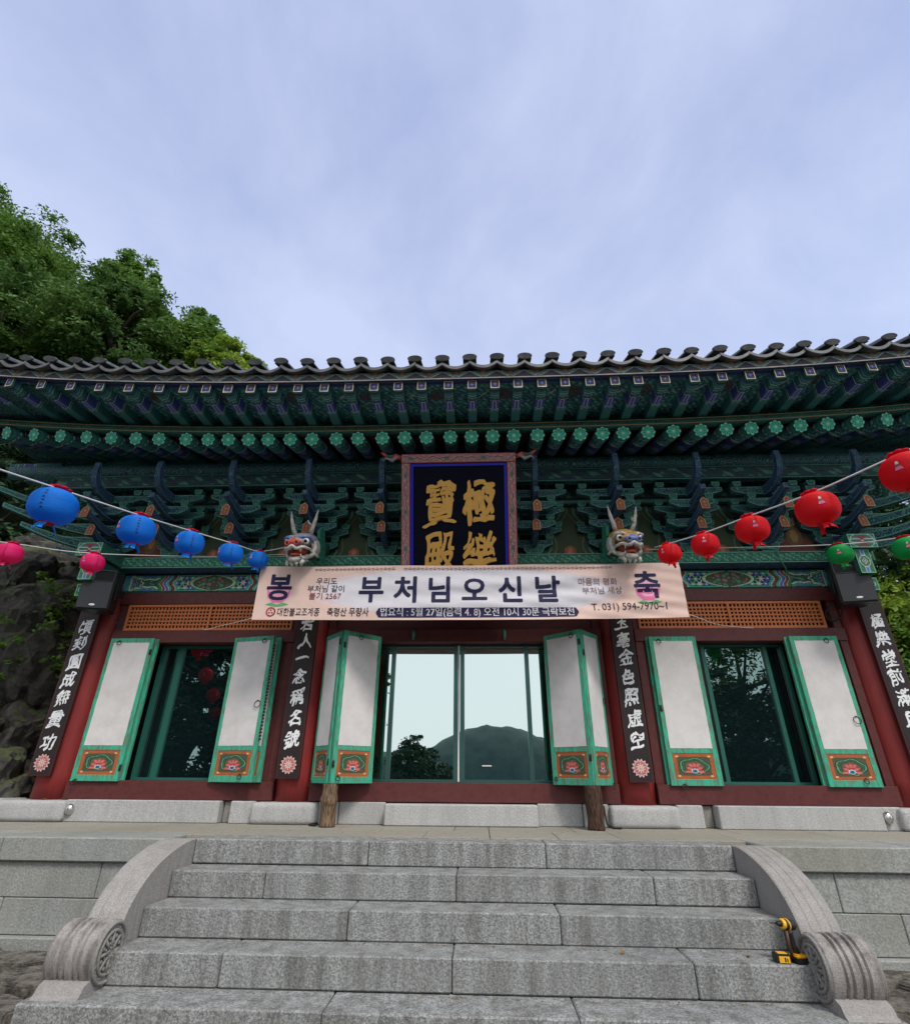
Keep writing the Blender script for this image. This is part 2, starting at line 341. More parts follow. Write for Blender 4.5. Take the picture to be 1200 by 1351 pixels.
def add_prism(bm, pts, axis, t0, t1, mi=0, inset=0, mi_rim=None, scallop=None):
    """polygon pts (a,b) extruded along axis 'x' (pts = y,z) or 'y' (pts = x,z) between t0 and t1"""
    mk = (lambda a, b, t: (t, a, b)) if axis == 'x' else ((lambda a, b, t: (a, t, b)) if axis == 'y' else (lambda a, b, t: (a, b, t)))
    v0 = [bm.verts.new(mk(a, b, t0)) for a, b in pts]; v1 = [bm.verts.new(mk(a, b, t1)) for a, b in pts]
    n = len(pts); caps = [bm.faces.new(v0), bm.faces.new(v1[::-1])]
    for f in caps: f.material_index = mi
    for i in range(n):
        f = bm.faces.new((v0[i], v1[i], v1[(i+1) % n], v0[(i+1) % n])); f.material_index = mi
    bmesh.ops.recalc_face_normals(bm, faces=bm.faces[:])
    if inset:
        for f in caps:
            r = bmesh.ops.inset_region(bm, faces=[f], thickness=inset, depth=0)
            for g in r['faces']: g.material_index = mi_rim if mi_rim is not None else mi
    return caps
def prism(name, pts, axis, t0, t1, mats, parent=None, inset=0, mi_rim=None, loc=None):
    bm = bmesh.new(); add_prism(bm, pts, axis, t0, t1, 0, inset, mi_rim)
    return link(name, bm_mesh(bm), parent, loc, mats)
def add_tube(bm, pts, rad, seg=8, cap=True, mi=0):
    pts = [Vector(p) for p in pts]; n = len(pts)
    rad = rad if hasattr(rad, '__len__') else [rad]*n
    rings = []; ref = None
    for i, p in enumerate(pts):
        t = (pts[min(i+1, n-1)] - pts[max(i-1, 0)]).normalized()
        if ref is None: ref = t.orthogonal().normalized()
        ref = (ref - t*ref.dot(t)); ref = ref.normalized() if ref.length > 1e-6 else t.orthogonal().normalized()
        b = t.cross(ref)
        rings.append([bm.verts.new(p + (ref*math.cos(a) + b*math.sin(a))*rad[i]) for a in [2*math.pi*k/seg for k in range(seg)]])
    for i in range(n-1):
        for k in range(seg):
            f = bm.faces.new((rings[i][k], rings[i][(k+1) % seg], rings[i+1][(k+1) % seg], rings[i+1][k])); f.material_index = mi; f.smooth = True
    if cap:
        f = bm.faces.new(rings[0][::-1]); f.material_index = mi; f = bm.faces.new(rings[-1]); f.material_index = mi
def tube(name, pts, rad, m, parent=None, seg=8):
    bm = bmesh.new(); add_tube(bm, pts, rad, seg); return link(name, bm_mesh(bm), parent, None, m)
def add_ell(bm, c, r, seg=16, rings=10, mi=0, rot=None):
    g = bmesh.ops.create_uvsphere(bm, u_segments=seg, v_segments=rings, radius=1)
    c = Vector(c)
    for v in g['verts']:
        p = Vector((v.co.x*r[0], v.co.y*r[1], v.co.z*r[2]))
        if rot is not None: p = rot @ p
        v.co = p + c
    fs = {f for v in g['verts'] for f in v.link_faces}
    for f in fs: f.material_index = mi; f.smooth = True
    return g['verts']
def add_torus(bm, c, R0, r, seg=20, s2=6, rot=None, mi=0):
    c = Vector(c); rings = []
    for i in range(seg):
        a = 2*math.pi*i/seg; rr = []
        for j in range(s2):
            b = 2*math.pi*j/s2; p = Vector(((R0+r*math.cos(b))*math.cos(a), (R0+r*math.cos(b))*math.sin(a), r*math.sin(b)))
            if rot is not None: p = rot @ p
            rr.append(bm.verts.new(p+c))
        rings.append(rr)
    for i in range(seg):
        for j in range(s2):
            f = bm.faces.new((rings[i][j], rings[(i+1) % seg][j], rings[(i+1) % seg][(j+1) % s2], rings[i][(j+1) % s2])); f.smooth = True; f.material_index = mi
def lathe_mesh(prof, seg=32, axis='z', smooth=True):
    bm = bmesh.new(); rings = []
    for r, h in prof:
        rr = []
        for k in range(seg):
            a = 2*math.pi*k/seg
            p = (r*math.cos(a), r*math.sin(a), h) if axis == 'z' else (h, r*math.cos(a), r*math.sin(a))
            rr.append(bm.verts.new(p))
        rings.append(rr)
    for i in range(len(rings)-1):
        for k in range(seg):
            f = bm.faces.new((rings[i][k], rings[i][(k+1) % seg], rings[i+1][(k+1) % seg], rings[i+1][k])); f.smooth = smooth
    bm.faces.new(rings[0][::-1]); bm.faces.new(rings[-1])
    bmesh.ops.recalc_face_normals(bm, faces=bm.faces[:]); return bm_mesh(bm)
def grid_mesh(nx, ny, posf, colf, name='painted'):
    """posf(U,V)->(x,y,z) arrays on vertex grid, colf(U,V)->(...,3) at face centres, U,V in 0..1"""
    u = np.linspace(0, 1, nx+1); v = np.linspace(0, 1, ny+1); U, V = np.meshgrid(u, v)
    X, Y, Z = posf(U, V); co = np.stack([X+0*U, Y+0*U, Z+0*U], -1).reshape(-1, 3)
    i = np.arange(nx)[None, :] + np.arange(ny)[:, None]*(nx+1)
    F = np.stack([i, i+1, i+nx+2, i+nx+1], -1).reshape(-1, 4)
    uc = (u[:-1]+u[1:])/2; vc = (v[:-1]+v[1:])/2; UC, VC = np.meshgrid(uc, vc)
    return raw_mesh(co, F, colf(UC, VC).reshape(-1, 3), name)
def raw_mesh(co, F, C=None, name='m'):
    me = bpy.data.meshes.new(name); k = F.shape[1]
    me.vertices.add(len(co)); me.vertices.foreach_set('co', co.astype(np.float32).ravel())
    me.loops.add(F.size); me.loops.foreach_set('vertex_index', F.astype(np.int32).ravel())
    me.polygons.add(len(F)); me.polygons.foreach_set('loop_start', np.arange(0, F.size, k, dtype=np.int32))
    me.update(calc_edges=True)
    if C is not None: set_paint(me, np.repeat(C, k, axis=0))
    return me
def set_paint(me, loopcol):
    a = me.color_attributes.new('paint', 'FLOAT_COLOR', 'CORNER')
    a.data.foreach_set('color', np.concatenate([loopcol, np.ones((len(loopcol), 1))], 1).astype(np.float32).ravel())
def paint_faces(me, fn):
    """fn(centres Nx3, normals Nx3)->Nx3 colours, per face"""
    n = len(me.polygons); c = np.empty(n*3, np.float32); me.polygons.foreach_get('center', c)
    nn = np.empty(n*3, np.float32); me.polygons.foreach_get('normal', nn)
    lt = np.empty(n, np.int32); me.polygons.foreach_get('loop_total', lt)
    C = fn(c.reshape(-1, 3), nn.reshape(-1, 3)); set_paint(me, np.repeat(C, lt, axis=0))

# ------------------------------------------------------------------ lettering
def glyph_mesh(s, size, extrude=.004, bold=0.0, brush=0, seed=0, align='CENTER', spacing=1.0, dense=0):
    cu = bpy.data.curves.new('t', 'FONT'); cu.body = s; cu.size = size; cu.extrude = extrude
    cu.align_x = align; cu.align_y = 'CENTER'; cu.resolution_u = 3; cu.space_character = spacing
    o = bpy.data.objects.new('t', cu); col.objects.link(o)
    dg = bpy.context.evaluated_depsgraph_get(); dg.update()
    me = bpy.data.meshes.new_from_object(o.evaluated_get(dg)); bpy.data.objects.remove(o); bpy.data.curves.remove(cu)
    me.materials.clear()
    bm = bmesh.new(); bm.from_mesh(me); bpy.data.meshes.remove(me)
    if dense:
        for _ in range(4):
            L = [e for e in bm.edges if e.calc_length() > dense]
            if not L: break
            bmesh.ops.subdivide_edges(bm, edges=L, cuts=1); bmesh.ops.triangulate(bm, faces=[f for f in bm.faces if len(f.verts) > 3])
    if brush:
        for _ in range(2):
            L = [e for e in bm.edges if e.calc_length() > size*.12]
            if L: bmesh.ops.subdivide_edges(bm, edges=L, cuts=1); bmesh.ops.triangulate(bm, faces=[f for f in bm.faces if len(f.verts) > 3])
        for v in bm.verts:
            x, y = v.co.x/size, v.co.y/size
            p = Vector((x*2.1+seed*3.7, y*2.1, 0)); q = Vector((x*6+seed*5.1, y*6, 4))
            dx = noise.noise(p)*.10 + noise.noise(q)*.045; dy = noise.noise(p+Vector((9, 9, 9)))*.10 + noise.noise(q+Vector((3, 1, 7)))*.045
            v.co.x += (dx + y*.05)*size*brush; v.co.y += (dy + x*.13 - x*x*.12)*size*brush
    if bold:
        src = bm.copy(); yy = 0
        n0 = 8
        for k in range(n0):
            a = 2*math.pi*k/n0+.2; dxk, dyk = math.cos(a), math.sin(a)
            b2 = src.copy()
            for v in b2.verts:
                w = 1.0
                if brush: w = max(.25, 1.0+1.5*noise.noise(Vector((v.co.x/size*3.3+seed*2.3, v.co.y/size*3.3, 8.8))))
                v.co.x += dxk*bold*w*(1.0 if brush == 0 else .85); v.co.y += dyk*bold*w*(1.0 if brush == 0 else 1.1); v.co.z -= .00012*(k+1)
            tmp = bpy.data.meshes.new('tmp'); b2.to_mesh(tmp); b2.free(); bm.from_mesh(tmp); bpy.data.meshes.remove(tmp)
        src.free()
    # lay in the xz plane, facing -y
    for v in bm.verts: v.co = Vector((v.co.x, -v.co.z, v.co.y))
    # recentre
    xs = [v.co.x for v in bm.verts]; zs = [v.co.z for v in bm.verts]
    if brush or align == 'CENTER':
        cx, cz = (min(xs)+max(xs))/2, (min(zs)+max(zs))/2
        for v in bm.verts: v.co.x -= cx; v.co.z -= cz
    if extrude: bmesh.ops.recalc_face_normals(bm, faces=bm.faces[:])
    return bm_mesh(bm)

def lift(x): return .0011*np.abs(np.asarray(x)+.2)**3
exec_order = []
# ================================================================== SETTING
def fbm(x, y, z=0, o=5, lac=2.1, g=.5):
    s = 0; a = 1; f = 1
    for _ in range(o):
        s += a*noise.noise(Vector((x*f, y*f, z*f))); a *= g; f *= lac
    return s
def terrain(x, y):
    z = -.93
    if y > -1.5: z += .13*min(1, (y+1.5)/1.5)
    if x < -5.5 and y > 1:
        d = min(1, (-5.5-x)/5)*1.0
        z += d*min(14, max(0, (y-1)*1.05 + (-5.5-x)*.45))
    if y > 9: z += min(14, (y-9)*.55)*(1 if x < 2 else max(0, 1-(x-2)/14))
    return z
def sheet(xs, ys, f):
    co = np.array([(x, y, f(x, y)) for y in ys for x in xs]); nx = len(xs)
    i = np.arange(nx-1)[None, :] + np.arange(len(ys)-1)[:, None]*nx
    return co, np.stack([i, i+1, i+nx+1, i+nx], -1).reshape(-1, 4)
xs = np.unique(np.concatenate([np.linspace(-600, -30, 12), np.linspace(-30, 30, 121), np.linspace(30, 600, 12)]))
ys = np.unique(np.concatenate([np.linspace(-600, -20, 14), np.linspace(-20, 40, 121), np.linspace(40, 600, 12)]))
def gz(x, y):
    z = terrain(x, y)
    if abs(x) < 40 and -20 < y < 45: z += .035*fbm(x*1.3, y*1.3) if y < 1.2 else .35*fbm(x*.35, y*.35)*(1 if (x < -6 or y > 9) else .1)
    if y < -14: z -= min(25, (-14-y)*.25)      # the valley falls away behind the viewer
    return z
co, F = sheet(xs, ys, gz)
g = link('ground', raw_mesh(co, F), None, None, 'ground_soil', True); struct(g)
# hillside skin (leaf litter) a little above the ground behind the hall
xs2 = np.linspace(-34, 6, 81); ys2 = np.linspace(3, 40, 75)
co, F = sheet(xs2, ys2, lambda x, y: gz(x, y) + (.06 if (x < -6.4 or y > 9.6) else -.3))
struct(link('hillside', raw_mesh(co, F), None, None, 'forest_floor', True))
# far hill over the valley, seen mirrored in the glass
def hill(name, cx, cy, w, h, d, seed):
    xs = np.linspace(-1, 1, 70); ys = np.linspace(-1, 1, 24)
    def f(x, y): return -40 + (h+40)*max(0, math.cos(x*math.pi/2))**1.15*max(0, math.cos(y*math.pi/2))**.8 + 1.6*fbm(x*14+seed, y*10, 0, 4)
    co, F = sheet(xs, ys, f); co[:, 0] = co[:, 0]*w + cx; co[:, 1] = co[:, 1]*d + cy
    struct(link(name, raw_mesh(co, F), None, None, 'far_hill', False))
hill('far_hill', 9, -357, 108, 29.5, 60, 1); hill('far_hill', -110, -430, 240, 18, 60, 5); hill('far_hill', 190, -430, 230, 26, 60, 9)

# ------------------------------------------------------------------ granite terrace
ter = thing('granite_terrace', 'grey granite terrace that the temple hall stands on, with its capstones and paving', 'terrace', (-.2, 0, -.8))
def tp(o):  # keep world coords of a part when parented to a moved thing
    o.location = Vector(o.location) - o.parent.matrix_basis.translation; return o
random.seed(3)
def stone(name, x0, x1, y0, y1, z0, z1, m, parent, bev=.008, jit=.0):
    g = .003
    o = box(name, x0+g, x1-g, y0+random.uniform(0, jit), y1, z0, z1, m, parent, bev); tp(o); return o
caps_l = [-9.2, -7.4, -5.9, -4.3, -2.8]; caps_r = [2.4, 3.62, 5.2, 7.0, 9.0]
for L in (caps_l, caps_r):
    for a, b in zip(L[:-1], L[1:]): stone('capstone', a, b, .0, .55, -.185, 0, 'granite_wall', ter, .01)
for (L, z0, z1) in (([-9.2, -7.9, -6.2, -4.75, -3.35, -2.53], -.452, -.189), ([-9.2, -7.2, -5.5, -4.15, -2.53], -.712, -.456),
                    ([2.13, 2.93, 4.6, 6.3, 7.8, 9.0], -.462, -.189), ([2.13, 3.38, 4.9, 6.5, 9.0], -.742, -.466)):
    for a, b in zip(L[:-1], L[1:]): stone('wall_block', a, b, .035, .5, z0, z1, 'granite_wall', ter, .006, .006)
for L in ([-9.2, -7, -4.9, -2.81], [2.42, 4.2, 6.6, 9.0]):
    for a, b in zip(L[:-1], L[1:]): stone('plinth_block', a, b, -.03, .5, -.95, -.716 if a < 0 else -.746, 'granite_wall', ter, .008)
# paving of the terrace top, front row slabs then rest
px = [-9.2, -8.1, -7.0, -5.95, -4.9, -3.85, -2.8, -1.75, -1.13, -.55, .08, .72, 1.3, 2.4, 3.5, 4.6, 5.7, 6.8, 7.9, 9.0]
for i, (a, b) in enumerate(zip(px[:-1], px[1:])):
    y0 = .556 if (b <= -2.7 or a >= 2.35) else .36
    stone('paving_slab', a, b, y0, 1.03, -.12, 0, 'paving', ter, .004)
    a2, b2 = a+.26*(i % 2), b+.26*((i+1) % 2)
    stone('paving_slab', a2, b2, 1.034, 1.75, -.12, 0, 'paving', ter, .004)
tp(box('core', -9.15, 8.95, .48, 10, -.95, -.125, 'joint_dark', ter, 0))
tp(box('core', -2.5, 2.1, .30, .48, -.95, -.125, 'joint_dark', ter, 0))
# ------------------------------------------------------------------ steps
st = thing('stone_steps', 'broad flight of grey granite steps leading up to the temple terrace', 'steps', (-.2, -.6, -.93))
RISE, TREAD = .187, .32
J = [[-2.53, -.985, .55, 2.13], [-2.53, -1.75, -.205, 1.345, 2.13], [-2.53, -.985, .56, 2.13], [-2.53, -1.75, -.205, 1.365, 2.13], [-2.86, -.965, .56, 2.46]]
random.seed(5)
for k, L in enumerate(J):
    yf = -k*TREAD; zt = -k*RISE
    for a, b in zip(L[:-1], L[1:]):
        yb = .36 if k == 0 else yf+TREAD+.06
        o = stone('step_block', a, b, yf, yb, zt-RISE-(0 if k < 4 else .03)+.004, zt, 'granite_step', st, .009)
        o.rotation_euler = (random.uniform(-.002, .002), random.uniform(-.0012, .0012), random.uniform(-.002, .002))
        o.location.y += random.uniform(0, .006); o.location.z += random.uniform(-.003, .001)
for k in range(4): tp(box('core', -2.5, 2.1, -k*TREAD+.1, 1-.6, -.93, -k*RISE-.08, 'joint_dark', st, 0))
tp(box('step_block', -1.9, 1.6, -2.4, -1.9, -1.02, -.915, 'granite_step', st, .01))
# ------------------------------------------------------------------ curved balustrades
def balustrade(sgn, label):
    xi = -2.53 if sgn < 0 else 2.13; t = thing('stair_balustrade', label, 'balustrade', (xi+sgn*.135, -.6, -.93), 0, 'curved balustrades beside the steps')
    top = [(.05, .0), (-.06, 0.004), (-.2, -.012), (-.376, -.052), (-.578, -.126), (-.741, -.238), (-.835, -.35), (-.885, -.46), (-.905, -.60)]
    pts = []
    for i in range(len(top)-1):
        for s in range(4):
            f = s/4; pts.append((top[i][0]*(1-f)+top[i+1][0]*f, top[i][1]*(1-f)+top[i+1][1]*f))
    pts.append(top[-1])
    # smooth
    for _ in range(3): pts = [pts[0]]+[((pts[i-1][0]+2*pts[i][0]+pts[i+1][0])/4, (pts[i-1][1]+2*pts[i][1]+pts[i+1][1])/4) for i in range(1, len(pts)-1)]+[pts[-1]]
    W = .265; cuts = [0, .012, .055, .063, .071, .079, .12, .128, .136, .144, .190, .198, .206, .214, .258, .27]
    gro = {.063: 1, .071: 1, .128: 1, .136: 1, .198: 1, .206: 1}
    bm = bmesh.new(); cols = []
    for c in cuts:
        d = .0045 if c in gro else (.006 if c in (0, .27) else 0)
        cols.append([bm.verts.new((sgn*(c-W/2), y+.6+ (d*.5), z+.93-d)) for y, z in pts])
    for i in range(len(cols)-1):
        for k in range(len(pts)-1): bm.faces.new((cols[i][k], cols[i][k+1], cols[i+1][k+1], cols[i+1][k]))
    for cc in (cols[0], cols[-1]):
        low = [bm.verts.new((v.co.x, v.co.y, max(.0, v.co.z-.42))) for v in cc]
        for k in range(len(pts)-1): bm.faces.new((cc[k], cc[k+1], low[k+1], low[k]))
    bmesh.ops.recalc_face_normals(bm, faces=bm.faces[:])
    o = link('rail', bm_mesh(bm), t, None, 'granite_carved')
    # drum lying along x
    r = .180; prof = [(.02, -.155), (r-.012, -.155), (r, -.144)]
    for gx in (-.07, -.03, .03, .07): prof += [(r, gx-.013), (r-.018, gx-.004), (r-.018, gx+.004), (r, gx+.013)]
    prof += [(r, .144), (r-.012, .155), (.02, .155)]
    d = link('drum', lathe_mesh(prof, 48, 'x', False), t, (0, -.385, .368), 'granite_drum')
    d.scale = (1, 1, 1)
    for fs in (-1, 1):
        bm = bmesh.new(); rot = Matrix.Rotation(R(90), 3, 'Y')
        add_torus(bm, (0, 0, 0), .160, .012, 40, 6, rot); add_torus(bm, (0, 0, 0), .118, .012, 40, 6, rot); add_torus(bm, (0, 0, 0), .025, .012, 16, 6, rot)
        add_ell(bm, (0, 0, 0), (.008, .02, .02), 12, 6)
        for k in range(8):
            a = 2*math.pi*k/8; c, s = math.cos(a), math.sin(a)
            add_tube(bm, [(0, c*.02, s*.02), (0, c*.115, s*.115)], .0115, 6)
            a2 = a+math.pi/8; add_ell(bm, (0, math.cos(a2)*.088, math.sin(a2)*.088), (.008, .014, .014), 8, 6)
            add_ell(bm, (0, math.cos(a2)*.055, math.sin(a2)*.055), (.006, .009, .009), 8, 6)
            add_ell(bm, (0, math.cos(a2)*.137, math.sin(a2)*.137), (.005, .011, .011), 8, 6)
        link('wheel_relief', bm_mesh(bm), d, (fs*.158, 0, 0), 'granite_relief')
        bm = bmesh.new(); add_prism(bm, [(.108*math.cos(2*math.pi*k/32), .108*math.sin(2*math.pi*k/32)) for k in range(32)], 'x', fs*.152, fs*.1562); link('wheel_ground', bm_mesh(bm), d, None, 'dark_stone')  # darker disc behind the raised wheel carving
    # foot under the drum
    P = [(-.22, 0), (.05, 0), (.05, .05), (.02, .08), (-.10, .08), (-.17, .055), (-.19, .02)]
    prism('base_block', [(-.385-.02+a, .182+b) for a, b in P], 'x', -.15, .15, 'granite_carved', t)
    return t
balustrade(-1, 'curved granite balustrade with wheel-carved drum, on the left side of the steps')
balustrade(1, 'curved granite balustrade with wheel-carved drum, on the right beside the yellow drill')

# ================================================================== TEMPLE HALL
hall = thing('temple_hall', 'wooden temple hall with painted eaves, tiled roof and white papered doors', 'temple', (0, 0, 0))
COLX = [-5.30, -2.27, 1.84, 5.02]
# granite footings
def foot(name, x0, x1, y0, h=.232, m='granite_pale', bev=.01): return box(name, x0+.003, x1-.003, y0, 2.0, .0, h, m, hall, bev)
for a, b, y in ((-6.4, -5.75, 1.6), (-4.94, -3.07, 1.585), (-2.95, -2.66, 1.60), (-1.9, -1.67, 1.6), (-1.67, -1.112, 1.65), (.648, 1.172, 1.65), (1.172, 1.46, 1.6), (2.226, 2.52, 1.6), (2.66, 4.45, 1.54), (4.45, 4.69, 1.585)):
    foot('footing_stone', a, b, y)
foot('footing_stone', -3.066, -2.954, 1.70, .225, 'granite_relief'); foot('footing_stone', 2.524, 2.656, 1.70, .225, 'granite_relief')
foot('threshold_stone', -1.11, .648, 1.50, .222, 'granite_pale', .014)
for cx, w in ((-5.32, .42), (-2.28, .39), (1.84, .385), (5.02, .40)):
    me = box_mesh(-w, w, -.22, .3, 0, .225, .06, 4); link('column_base_stone', me, hall, (cx, 1.72, 0), 'granite_pale', True)
# vents
for vx in (-4.86, 4.5):
    bm = bmesh.new(); add_ell(bm, (0, 0, 0), (.05, .05, .062), 16, 10); vv = [v for v in bm.verts if v.co.y > .02]
    link('vent_hood', bm_mesh(bm), hall, (vx, 1.575 if vx < 0 else 1.565, .13), 'chrome')
# columns
for i, cx in enumerate(COLX):
    r = .25 if i in (0, 3) else .235
    cy_ = 1.62+r
    o = link('column', lathe_mesh([(r*1.03, .226), (r*1.03, .5), (r*1.01, 1.3), (r*.97, 2.2), (r*.93, 3.12)], 36), hall, (cx, cy_, 0), 'column_red')
# frame timbers
BAYS = [(-5.06, -2.49), (-2.05, 1.62), (2.06, 4.78)]
def timber(name, x0, x1, z0, z1, y0=1.70, y1=1.84, m='maroon_wood', bev=.004): return box(name, x0, x1, y0, y1, z0, z1, m, hall, bev)
for bi, (a, b) in enumerate(BAYS):
    timber('sill_beam', a, b, .234, .44, 1.66, 1.9)
    timber('lintel_beam', a, b, 2.118, 2.285, 1.685, 1.86)
    timber('upper_rail', a, b, 2.66, 2.83, 1.685, 1.86)
    timber('jamb_post', a, a+.10, .44, 2.118); timber('jamb_post', b-.10, b, .44, 2.118)
    timber('jamb_post', a, a+.10, 2.285, 2.66, 1.72); timber('jamb_post', b-.10, b, 2.285, 2.66, 1.72)
# infill boards by the side windows
for a, b in ((-4.96, -4.42), (-3.28, -2.59), (2.16, 2.86), (4.04, 4.68)): timber('wall_board', a, b, .44, 2.118, 1.72, 1.80)
for a, b in ((-1.95, -1.42), (.95, 1.52)): timber('wall_board', a, b, .44, 2.118, 1.76, 1.82)
timber('wall_board', -1.95, 1.52, 2.285, 2.66, 1.76, 1.82)
# transom lattices
def lattice(x0, x1):
    z0, z1 = 2.29, 2.655; cx = (x0+x1)/2
    bm = bmesh.new(); w = .032
    P = [(x0, x1, z0, z0+w), (x0, x1, z1-w, z1), (x0, x0+w, z0+w, z1-w), (x1-w, x1, z0+w, z1-w), (cx-w/2, cx+w/2, z0+w, z1-w)]
    for a, b, c, d in P: add_box(bm, a-cx, b-cx, 0, .05, c, d)
    fr = link('transom', bm_mesh(bm), hall, (cx, 1.70, 0), 'lattice_orange')
    bm = bmesh.new(); s = .05; t = .0105
    for (a, b) in ((x0+w, cx-w/2), (cx+w/2, x1-w)):
        n = round((b-a)/s)
        for i in range(1, n):
            x = a+(b-a)*i/n-cx; add_box(bm, x-t, x+t, .014, .03, z0+w, z1-w)
        for k in range(1, 6):
            z = z0+w+(z1-z0-2*w)*k/6; add_box(bm, a-cx, b-cx, .0105, .0265, z-t, z+t)
    stuff(link('lattice_grid', bm_mesh(bm), fr, None, 'lattice_orange'))
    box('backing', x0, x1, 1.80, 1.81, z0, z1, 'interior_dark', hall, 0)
lattice(-4.94, -2.56); lattice(2.14, 4.58)

# ---- windows (aluminium frames, panes)
def window(x0, x1, z0, z1, mulls, frame_m, glass_m, y=1.90, fw_=.05, tilt=None):
    bm = bmesh.new(); cx = (x0+x1)/2
    for a, b, c, d in ((x0, x1, z0, z0+.03), (x0, x1, z1-.03, z1), (x0, x0+fw_*.7, z0+.03, z1-.03), (x1-fw_*.7, x1, z0+.03, z1-.03)): add_box(bm, a-cx, b-cx, 0, .08, c, d)
    for m in mulls: add_box(bm, m-fw_/2-cx, m+fw_/2-cx, .0, .06, z0+.03, z1-.03)
    f = link('window', bm_mesh(bm), hall, (cx, y, 0), frame_m)
    E_ = [x0]+list(mulls)+[x1]
    for i, (a, b) in enumerate(zip(E_[:-1], E_[1:])):
        bm = bmesh.new(); yy = .030 if i % 2 else .045
        add_box(bm, a-cx+.012, b-cx-.012, yy, yy+.006, z0+.01, z1-.01); p = link('pane', bm_mesh(bm), f, None, glass_m)
        if tilt: 
            p.rotation_euler = (tilt[i % len(tilt)], 0, 0)
    return f
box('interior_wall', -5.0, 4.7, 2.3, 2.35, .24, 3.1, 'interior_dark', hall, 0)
window(-1.45, .93, .442, 2.12, (-1.16, -.312, -.225, .64), 'window_frame', 'coated_glass', 1.90, .055)
bx = box('meeting_strip', -.283, -.262, 1.893, 1.899, .45, 2.11, 'badge', hall, 0)
window(-4.42, -3.28, .442, 2.118, (-4.14,), 'window_frame_green', 'dark_glass', 1.90, .08)
window(2.87, 4.04, .442, 2.118, (2.99, 3.80), 'window_frame_green', 'dark_glass', 1.90, .05)
box('pull_handle', .02, .14, 1.905, 1.92, .62, .635, 'badge', hall, .003)

# ---- painted door leaves
def lotus_panel(U, V):
    """carved and painted lotus panel; U,V 0..1"""
    x = (U-.5)*2; y = (V-.5)*2; C = np.zeros(U.shape+(3,))
    C[:] = (.40, .105, .035)
    inn = (np.abs(x) < .80) & (np.abs(y) < .74); C[inn] = (.085, .085, .045)
    a = np.arctan2(y+.05, x); r = np.hypot(x/.76, (y+.02)/.66)
    rr = r/(1+.07*np.cos(a*5+math.pi/2*0)-.13*np.exp(-((a+math.pi/2)**2)/.05)+.06*np.exp(-((a-math.pi/2)**2)/.05))
    C[(rr < 1.0)] = (.012, .03, .022); C[(rr < .93)] = (.11, .33, .20); C[(rr < .84)] = (.02, .06, .04); C[(rr < .78)] = (.035, .12, .06); C[(rr < .66)] = (.012, .02, .015); C[(rr < .61)] = (.12, .11, .05)
    for k in range(7):
        t = R(-10+k*200/6); L = .36 if k % 2 else .42
        cx, cy = math.cos(t)*L*.72, -.34+math.sin(t)*L*1.15
        d = ((x-cx)*math.cos(t)+(y-cy)*math.sin(t))/.21; e = (-(x-cx)*math.sin(t)+(y-cy)*math.cos(t))/.115
        m = d*d+e*e < 1; C[m] = (.42, .06, .065); m = (d*d+e*e < .45); C[m] = (.60, .17, .15)
    m = np.hypot(x, (y+.36)) < .17; C[m] = (.55, .58, .60); m = np.hypot(x, (y+.38)) < .115; C[m] = (.02, .10, .28)
    for sx in (-1, 1):
        for sy in (-1, 1):
            C[np.hypot(x-sx*.78, (y-sy*.74)) < .075] = (.70, .45, .22)
    return C
LEAF_H, LEAF_W = 1.735, .60
def leaf_proto(w, aged=False):
    """leaf with its origin at bottom left of the outer face; face towards -y, thickness .04 to +y"""
    t = .04; st_ = .062; H = LEAF_H
    bm = bmesh.new()
    add_box(bm, 0, st_, 0, t, 0, H); add_box(bm, w-st_, w, 0, t, 0, H)
    for z0, z1 in ((0, .07), (.345, .405), (H-.065, H)): add_box(bm, st_, w-st_, .001, t-.001, z0, z1)
    bmesh.ops.bevel(bm, geom=bm.edges[:], offset=.003, segments=1, affect='EDGES')
    root = bpy.data.objects.new('door_leaf', bm_mesh(bm)); col.objects.link(root); root.data.materials.append(MATS['mint_frame'])
    # paper skin stands proud of the rails, slightly ragged edge
    nx, nz = 10, 40; x0, x1, z0, z1 = st_-.010, w-st_+.010, .40, H-.060
    co = []; 
    for j in range(nz+1):
        for i in range(nx+1):
            x = x0+(x1-x0)*i/nx; z = z0+(z1-z0)*j/nz
            e = noise.noise(Vector((x*23, z*23, w*7)))*.004
            if i in (0, nx): x += e
            if j in (0, nz): z += e
            co.append((x, -.0015-.0012*noise.noise(Vector((x*6, z*6, w))), z))
    i = np.arange(nx)[None, :]+np.arange(nz)[:, None]*(nx+1)
    me = raw_mesh(np.array(co), np.stack([i, i+1, i+nx+2, i+nx+1], -1).reshape(-1, 4)); link('paper_panel', me, root, None, 'door_paper', True)
    bm = bmesh.new(); add_box(bm, st_-.002, w-st_+.002, .012, .03, .40, H-.06); link('backing_board', bm_mesh(bm), root, None, 'lattice_orange')
    me = grid_mesh(72, 44, lambda U, V: (st_-.001+U*(w-2*st_+.002), .006+0*U, .069+V*.277), lotus_panel); link('painted_panel', me, root, None, 'painted')
    return root
def ring(parent, x, z, r=.03, drop=0, y=-.012):
    bm = bmesh.new(); add_torus(bm, (0, 0, -r), r, .0045, 18, 6, Matrix.Rotation(R(90-12), 3, 'X')); add_ell(bm, (0, .004, 0), (.008, .012, .008), 8, 6)
    link('ring_handle', bm_mesh(bm), parent, (x, y, z), 'iron')
def hinge(parent, x, z):
    bm = bmesh.new(); add_box(bm, -.016, .016, -.006, .002, -.035, .035); add_tube(bm, [(0, -.008, -.036), (0, -.008, .036)], .006, 6)
    link('hinge', bm_mesh(bm), parent, (x, 0, z), 'iron')
